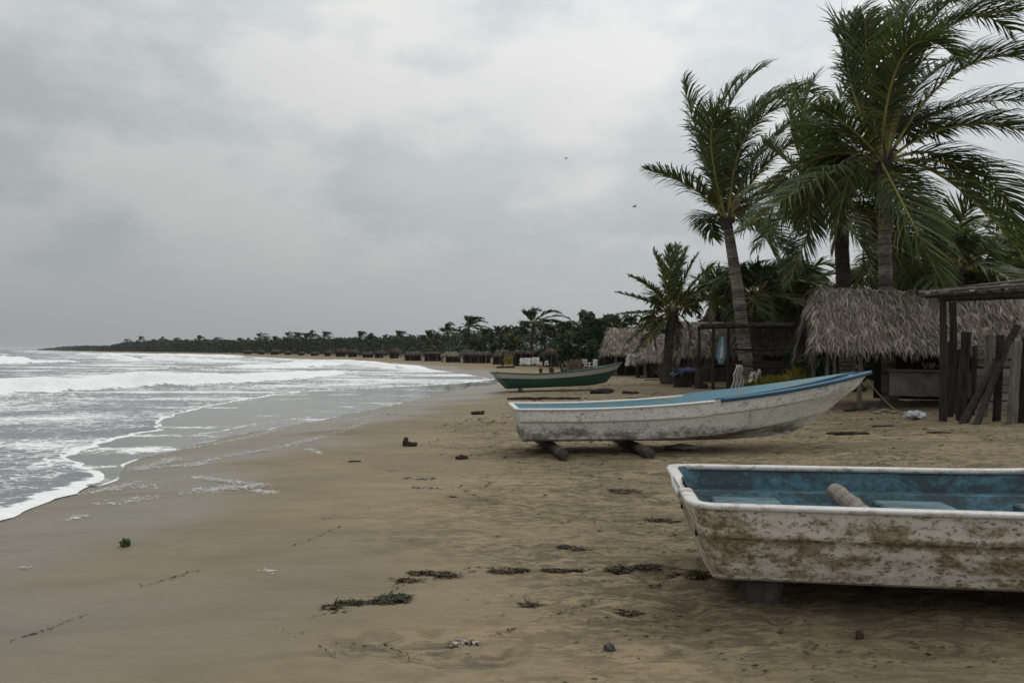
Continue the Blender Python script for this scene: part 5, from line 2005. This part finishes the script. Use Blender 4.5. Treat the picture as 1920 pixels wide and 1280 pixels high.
rope()
lump('white_sack', 'crumpled white sack on the sand in front of the fence posts', 'sack', gpix(1713, 784), .20, .16, .085, M['bag'], 3, rough=.6, n=18)
lump('pale_stone', 'flat pale stone slab beside the second roller log', 'stone', gpix(1277, 842), .27, .17, .05, M['stone_pale'], 4, n=16, rough=.3)
for k, (px, py, sx, lab) in enumerate(((1660, 771, .12, 'pale stone beside the rope, leftmost of three'), (1676, 774, .09, 'small pale stone beside the rope, between two others'), (1645, 775, .1, 'flat pale stone left of the rope, nearest the boat bow'), (1745, 806, .07, 'small pale stone on sand right of the white sack'))):
    lump('pale_stone', lab, 'stone', gpix(px, py), sx, sx * .7, sx * .35, M['stone_pale'], 20 + k, group='pale stones near the sack')
lump('dark_stone', 'round dark stone on the foreground sand', 'stone', gpix(1143, 1219), .032, .027, .024, M['stone'], 5)
lump('brown_husk', 'small brown coconut husk on sand before the nearest boat', 'husk', gpix(1612, 1197), .024, .022, .032, M['husk'], 6)
lump('green_coconut', 'mossy green coconut alone on the smooth wet sand', 'coconut', gpix(235, 1024), .042, .040, .040, M['green_shell'], 7, rough=.5)


def drift(label, px, py, ln, r, rz, seed, stump=0.0, mat='driftwood'):
    rg = random.Random(seed)
    p = gpix(px, py)
    mb = MB()
    k = 8
    pts = [(-ln / 2 + ln * i / k, rg.uniform(-.15, .15) * r, r * .8 + rg.uniform(-.2, .2) * r) for i in range(k + 1)]
    mb.tube(pts, [r * rg.uniform(.75, 1.15) * (.6 if i in (0, k) else 1) for i in range(k + 1)], 10, wob=.14)
    if stump:
        mb.tube([(-ln * .36, 0, 0), (-ln * .38, 0, stump * .5), (-ln * .34, 0, stump)], [r * 1.3, r * 1.25, r * .7], 10, wob=.12)
    return single('driftwood', mb, M[mat], label, 'driftwood', p, (0, 0, rz), 'driftwood on the beach')


drift('dark driftwood with a raised stump at its left end', 770, 836, .22, .042, .1, 1, .15)
drift('stubby dark driftwood left of the long boat stern', 896, 777, .33, .055, .05, 2)
lump('driftwood', 'small dark wedge of wood left of the first roller log', 'driftwood', gpix(866, 860), .085, .04, .035, M['driftwood'], 9, group='driftwood on the beach', rough=.5)
drift('thin dark stick lying alone on open smooth sand', 665, 866, .18, .014, .25, 3)
drift('thick dark trunk on sand behind the middle of long white boat', 1128, 738, .85, .11, .05, 4, .0)
drift('dark log right of the thick trunk behind long white boat', 1182, 738, .62, .055, -.05, 5)
drift('long dark flat log just above the long white boat rim', 1215, 750, 1.25, .05, .03, 6)
drift('long dark driftwood strip behind the stern of long white boat', 1020, 749, 2.4, .05, .02, 7)
drift('dark knotted stump before the pole stall', 1316, 728, .45, .12, .3, 8, .85)
drift('bleached branch leaning on the sand left of the blue tarp', 1222, 713, .9, .04, .4, 9, 0, 'log')
drift('crooked dark branch on sand below the bow of long white boat', 1606, 770, .9, .045, .5, 12)
drift('short dark stick on sand right of the long white boat bow', 1655, 800, .5, .02, .2, 13)
drift('dark flat strip of wood under the bow of long white boat', 1590, 815, .8, .035, .05, 14)
drift('small dark stick on sand left of the leaning poles', 1760, 812, .4, .018, -.2, 15)
drift('dark plank on the far sand beyond the green boat stern', 948, 690, 1.6, .1, .05, 10)
drift('small dark stick in front of the two white streaks', 850, 856 + 76, .08, .008, .1, 11)


# seaweed, debris lines, foam remnants
def clump(label, px, py, wpx, hpx, n, seed, mat='weed', name='seaweed_clump', cat='seaweed', group='seaweed clumps on the sand', h=.03):
    rg = random.Random(seed)
    p = gpix(px, py)
    k = p.y / F
    rx = wpx * k / 2 * 1.2
    ry = hpx * k * p.y / EYE / 2
    mb = MB()
    subs = [(rg.uniform(-.8, .8), rg.uniform(-.6, .6), rg.uniform(.25, .6)) for _ in range(6)]
    for _ in range(int(n * 1.5)):
        cx, cy, cr = rg.choice(subs)
        a = rg.uniform(0, 6.28)
        rr = rg.random() ** .6
        q = Vector(((cx + math.cos(a) * rr * cr) * rx, (cy + math.sin(a) * rr * cr) * ry, rg.random() ** 2 * h * .4 * (1 - rr * .7)))
        d = Vector((rg.gauss(0, 1), rg.gauss(0, .45), rg.gauss(0, .06))).normalized()
        ln = rg.uniform(.015, .075)
        w = d.cross(Vector((rg.gauss(0, .5), rg.gauss(0, .5), 1))).normalized() * rg.uniform(.002, .008)
        m_ = q + d * ln * .5 + Vector((rg.gauss(0, .006), rg.gauss(0, .006), rg.uniform(0, .006)))
        e = q + d * ln
        e.z = max(0.0, e.z - .004)
        mb.add([q - w, q + w, m_ + w, m_ - w, e], [(0, 1, 2, 3), (3, 2, 4)], 0, rg.random() ** 1.5)
    return single(name, mb, M[mat], label, cat, p + Vector((0, 0, .002)), group=group)


clump('long curled brown seaweed clump left of centre foreground', 822, 1077, 76, 12, 380, 1)
clump('yellowish brown seaweed clump with twigs, right of the curled one', 952, 1073, 52, 11, 300, 2)
clump('flat dark strand joining the yellowish clump toward the boat', 1060, 1071, 62, 7, 220, 3)
clump('large dark seaweed heap left of the nearest boat', 1182, 1066, 84, 15, 460, 4, h=.045)
clump('dark seaweed heap touching the nearest boat stern', 1302, 1079, 62, 15, 360, 5, h=.05)
clump('greenish brown seaweed clump with long tail, lower centre', 728, 1122, 72, 18, 420, 6, 'weed_green', h=.04)
clump('thin green tail of seaweed left of the greenish clump', 672, 1130, 60, 7, 160, 7, 'weed_green')
clump('tiny dark clump left of the green seaweed tail', 622, 1138, 24, 7, 90, 8)
clump('pale twig clump low in the foreground', 866, 1204, 44, 16, 200, 9, 'bleached')
clump('small clump with pale bits above the dark heap', 1068, 1027, 44, 9, 200, 10)
clump('dark clump with tail left of nearest boat rim', 1250, 977, 54, 8, 220, 11)
clump('small dark strand between lower foreground clumps', 1000, 1135, 34, 6, 120, 12)
clump('little brown clump left of the curled seaweed', 768, 1088, 38, 8, 130, 13)
clump('brown clump on the line below the long boat', 1170, 920, 46, 9, 200, 14)
clump('pale speckled strip of debris, upper of two on smooth sand', 782, 898, 50, 4, 160, 15, 'bleached', 'debris_strip', 'debris', 'pale debris strips')
clump('pale speckled strip of debris, lower of two on smooth sand', 796, 915, 54, 7, 240, 16, 'bleached', 'debris_strip', 'debris', 'pale debris strips')
clump('dark flat clump above the lower foreground stone', 1180, 1150, 50, 8, 120, 17)


def debris():
    """dark crumbs along old tide lines and strewn over the churned sand"""
    rg = random.Random(77)
    mb = MB()

    def flake(x, y, s, an=0.0, sd=.5):
        z = float(gz(x, y)) + .004 + rg.random() * .01 * s / .03
        a = an + rg.gauss(0, sd)
        d = Vector((math.cos(a), math.sin(a), rg.gauss(0, .15))) * s
        w = Vector((-math.sin(a), math.cos(a), rg.gauss(0, .4))) * s * rg.uniform(.12, .4)
        p = Vector((x, y, z))
        mb.add([p - d, p - w * .8, p + d, p + w], [(0, 1, 2, 3)], 0, rg.random())
    lines = [
        [(700, 775), (760, 779), (830, 783), (900, 787), (940, 795)], [(785, 832), (815, 827), (838, 821)], [(800, 833), (860, 840), (905, 842), (950, 826), (975, 822)], [(845, 812), (865, 803), (940, 795)],
        [(870, 856), (905, 850), (930, 848)], [(680, 872), (740, 883), (820, 886), (860, 880)], [(860, 893), (910, 903), (925, 905), (900, 915), (870, 922), (905, 935), (915, 940)],
        [(600, 975), (640, 965), (700, 950)], [(835, 1000), (870, 992)], [(260, 1100), (290, 1093), (350, 1075), (375, 1070)], [(0, 1207), (60, 1190), (130, 1163), (170, 1150)], [(580, 1160), (610, 1152), (660, 1145)],
        [(900, 1200), (960, 1180), (1000, 1168), (1060, 1140), (1120, 1125), (1180, 1112), (1240, 1095)], [(890, 1064), (1000, 1068), (1100, 1068), (1240, 1060), (1320, 1075)], [(520, 1035), (600, 1005), (640, 985)], [(1000, 800), (985, 830)],
        [(940, 865), (1010, 870), (1080, 890), (1120, 893)], [(1240, 975), (1180, 985), (1120, 990)],
        [(890, 1064), (1000, 1070), (1100, 1067), (1240, 1060), (1320, 1075)], [(900, 1200), (1000, 1168), (1120, 1125), (1240, 1095)], [(600, 1140), (700, 1125), (770, 1090), (860, 1076), (900, 1070)], [(1320, 1078), (1240, 1058), (1180, 1066), (1060, 1070)],
        [(520, 1180), (560, 1195), (600, 1215), (640, 1235)], [(640, 1215), (720, 1210), (770, 1235), (760, 1255)], [(560, 1190), (600, 1200), (660, 1215)],
    ]
    for ln in lines:
        P = [gpix(*p) for p in ln]
        for a, b in zip(P, P[1:]):
            m_ = int((b - a).length / (.0035 + .0006 * a.y)) + 2
            an_ = math.atan2(b.y - a.y, b.x - a.x)
            for k in range(m_):
                f = rg.random()
                q = a.lerp(b, f)
                g_ = .6 + .9 * float(pn(np.array(q.x * 2.2), np.array(q.y * 2.2), 5))
                if rg.random() > g_:
                    continue
                j = (.006 + .0025 * q.y * .3) * (1 + 2.5 * (rg.random() < .2))
                flake(q.x + rg.gauss(0, j), q.y + rg.gauss(0, j), (.004 + .018 * rg.random() ** 1.6) * (.6 + q.y * .075), an_, .3)
    # strewn over the churned ground
    nr_ = np.random.default_rng(5)
    ys = 3.3 + 18 * nr_.random(70000) ** 1.6
    xs = nr_.uniform(-.5, .68, 70000) * (ys + 1.0)
    ss = inland(xs, ys)
    dens = sstep(3.8, 7.5, ss) * (0.10 + 1.3 * np.maximum(0, fbm(xs * .8, ys * 1.5, 91, 3)))
    ok = nr_.random(70000) < dens * .95
    for x, y in list(zip(xs[ok], ys[ok]))[:15000]:
        flake(float(x), float(y), (.005 + .024 * rg.random() ** 2.2) * (.55 + y * .09))
    # strandline patches in the middle distance
    for _ in range(2600):
        y = 17 + 40 * rg.random() ** 1.4
        s0 = rg.choice((4.5, 6.0, 8.0, 10.5)) + .35 * rg.gauss(0, 1)
        x = float(E2(y)) + s0 + .8 * float(pn(np.array(y * .3), np.array(s0), 13))
        if pn(np.array(x * .8), np.array(y * .5), 23) < -.05:
            continue
        flake(x, y, rg.uniform(.02, .07) * (.6 + y * .02))
    o = link('beach_debris', mb.mesh('beach_debris', M['flake']))
    o['kind'] = 'stuff'
    o['label'] = 'dark crumbs of seaweed and bark along old tide lines'


def foam_bits():
    rg = random.Random(5)
    mb = MB()

    def blob(x, y, s, st=2.5):
        z = float(gz(x, y)) + .012
        n = 7
        a0 = rg.uniform(-.25, .25)
        vs = [Vector((x, y, z + .006))]
        for k in range(n):
            th = 2 * math.pi * k / n
            r_ = s * rg.uniform(.3, 1.1)
            u, v = math.cos(th) * r_ * st, math.sin(th) * r_
            vs.append(Vector((x + u * math.cos(a0) - v * math.sin(a0), y + u * math.sin(a0) + v * math.cos(a0), z - .004)))
        mb.add(vs, [(0, k + 1, (k + 1) % n + 1) for k in range(n)], 0, rg.random())
    # lines of froth left above the water's edge; width in metres, density
    lines = [([(245, 880), (310, 868), (330, 858)], .09, 80), ([(245, 882), (320, 875), (390, 866)], .07, 60), ([(390, 864), (430, 855), (510, 842), (560, 830), (610, 818)], .07, 120), ([(365, 895), (420, 902), (495, 910)], .05, 70),
             ([(370, 922), (400, 918), (440, 914), (480, 912)], .12, 80), ([(480, 920), (515, 925)], .05, 24), ([(240, 905), (270, 912), (290, 918)], .08, 20), ([(165, 925), (215, 915), (235, 910)], .08, 50), ([(190, 945), (250, 940), (280, 932)], .10, 26), ([(130, 975), (160, 965)], .06, 12), ([(275, 857), (300, 850), (400, 832), (470, 820), (520, 805)], .08, 120), ([(60, 1063), (38, 1066)], .02, 2), ([(490, 1068), (505, 1076)], .02, 2), ([(580, 842), (600, 850)], .05, 22), ([(350, 875), (395, 868)], .06, 30), ([(610, 816), (650, 806), (690, 790)], .07, 30), ([(640, 790), (680, 783), (720, 776)], .05, 30)]
    for ln, w, n in lines:
        P = [gpix(*p) for p in ln]
        segl = [(b - a).length for a, b in zip(P, P[1:])]
        for _ in range(int(n * 5)):
            k = rg.choices(range(len(segl)), segl)[0]
            q = P[k].lerp(P[k + 1], rg.random())
            blob(q.x + rg.gauss(0, w), q.y + rg.gauss(0, w * .8), .0025 + .0075 * rg.random() ** 2.5, rg.uniform(1.5, 6))
    o = link('foam_remnants', mb.mesh('foam_remnants', M['foam']))
    o['kind'] = 'stuff'
    o['label'] = 'white froth left on the wet sand by the last wave'


debris()
foam_bits()
worn_marks()


# ------------------------------------------------------------------ birds
def bird(label, px, py, d, span, flap, rz):
    b = thing('bird', label, 'bird', at(px, py, d), (0, R(8), rz), 'birds in the sky')
    mb = MB()
    mb.tube([(-.5 * span * .45, 0, 0), (-.2 * span, 0, .0), (0, 0, .01), (.2 * span, 0, .02), (.3 * span, 0, .03)], [.01, .05 * span, .07 * span, .05 * span, .012], 8)
    part('body', mb, M['bird'], b)
    for s in (1, -1):
        mb = MB()
        t = .012
        prof = [(.10, .0, 0), (.12, .25, .5), (.02, .5, .75), (-.06, .48, .74), (-.05, .25, .45), (-.10, 0, 0)]
        vs = [(x * span, s * y * span, z * flap * span) for x, y, z in prof] + [(x * span, s * y * span, z * flap * span - t) for x, y, z in prof]
        fs = [tuple(range(6)), tuple(range(11, 5, -1))] + [(k, (k + 1) % 6, 6 + (k + 1) % 6, 6 + k) for k in range(6)]
        mb.add(vs, fs)
        part('wing', mb, M['bird'], b)


bird('small dark bird higher in the clouds', 1062, 296, 70, .42, -.3, R(40))
bird('larger dark bird gliding left of the windblown palm', 1190, 388, 65, .62, .35, R(200))


# ------------------------------------------------------------------ haze: a closed box of thin air round everything
def haze():
    m = bpy.data.materials.new('haze_air')
    m.use_nodes = True
    nt = m.node_tree
    for nd in list(nt.nodes):
        nt.nodes.remove(nd)
    out = nt.nodes.new('ShaderNodeOutputMaterial')
    v = nt.nodes.new('ShaderNodeVolumePrincipled')
    v.inputs['Color'].default_value = (0.90, 0.94, 0.96, 1)
    v.inputs['Density'].default_value = HAZE
    nt.links.new(v.outputs[0], out.inputs['Volume'])
    mb = MB()
    x0, x1_, y0, y1_, z0, z1_ = -70000, 40000, -200, 9200, -3.5, 16.0
    vs = [(x, y, z) for x in (x0, x1_) for y in (y0, y1_) for z in (z0, z1_)]
    mb.add(vs, [(0, 1, 3, 2), (4, 6, 7, 5), (0, 4, 5, 1), (2, 3, 7, 6), (0, 2, 6, 4), (1, 5, 7, 3)])
    o = link('haze', mb.mesh('haze', m))
    o['kind'] = 'stuff'


HAZE = 0.00012
haze()
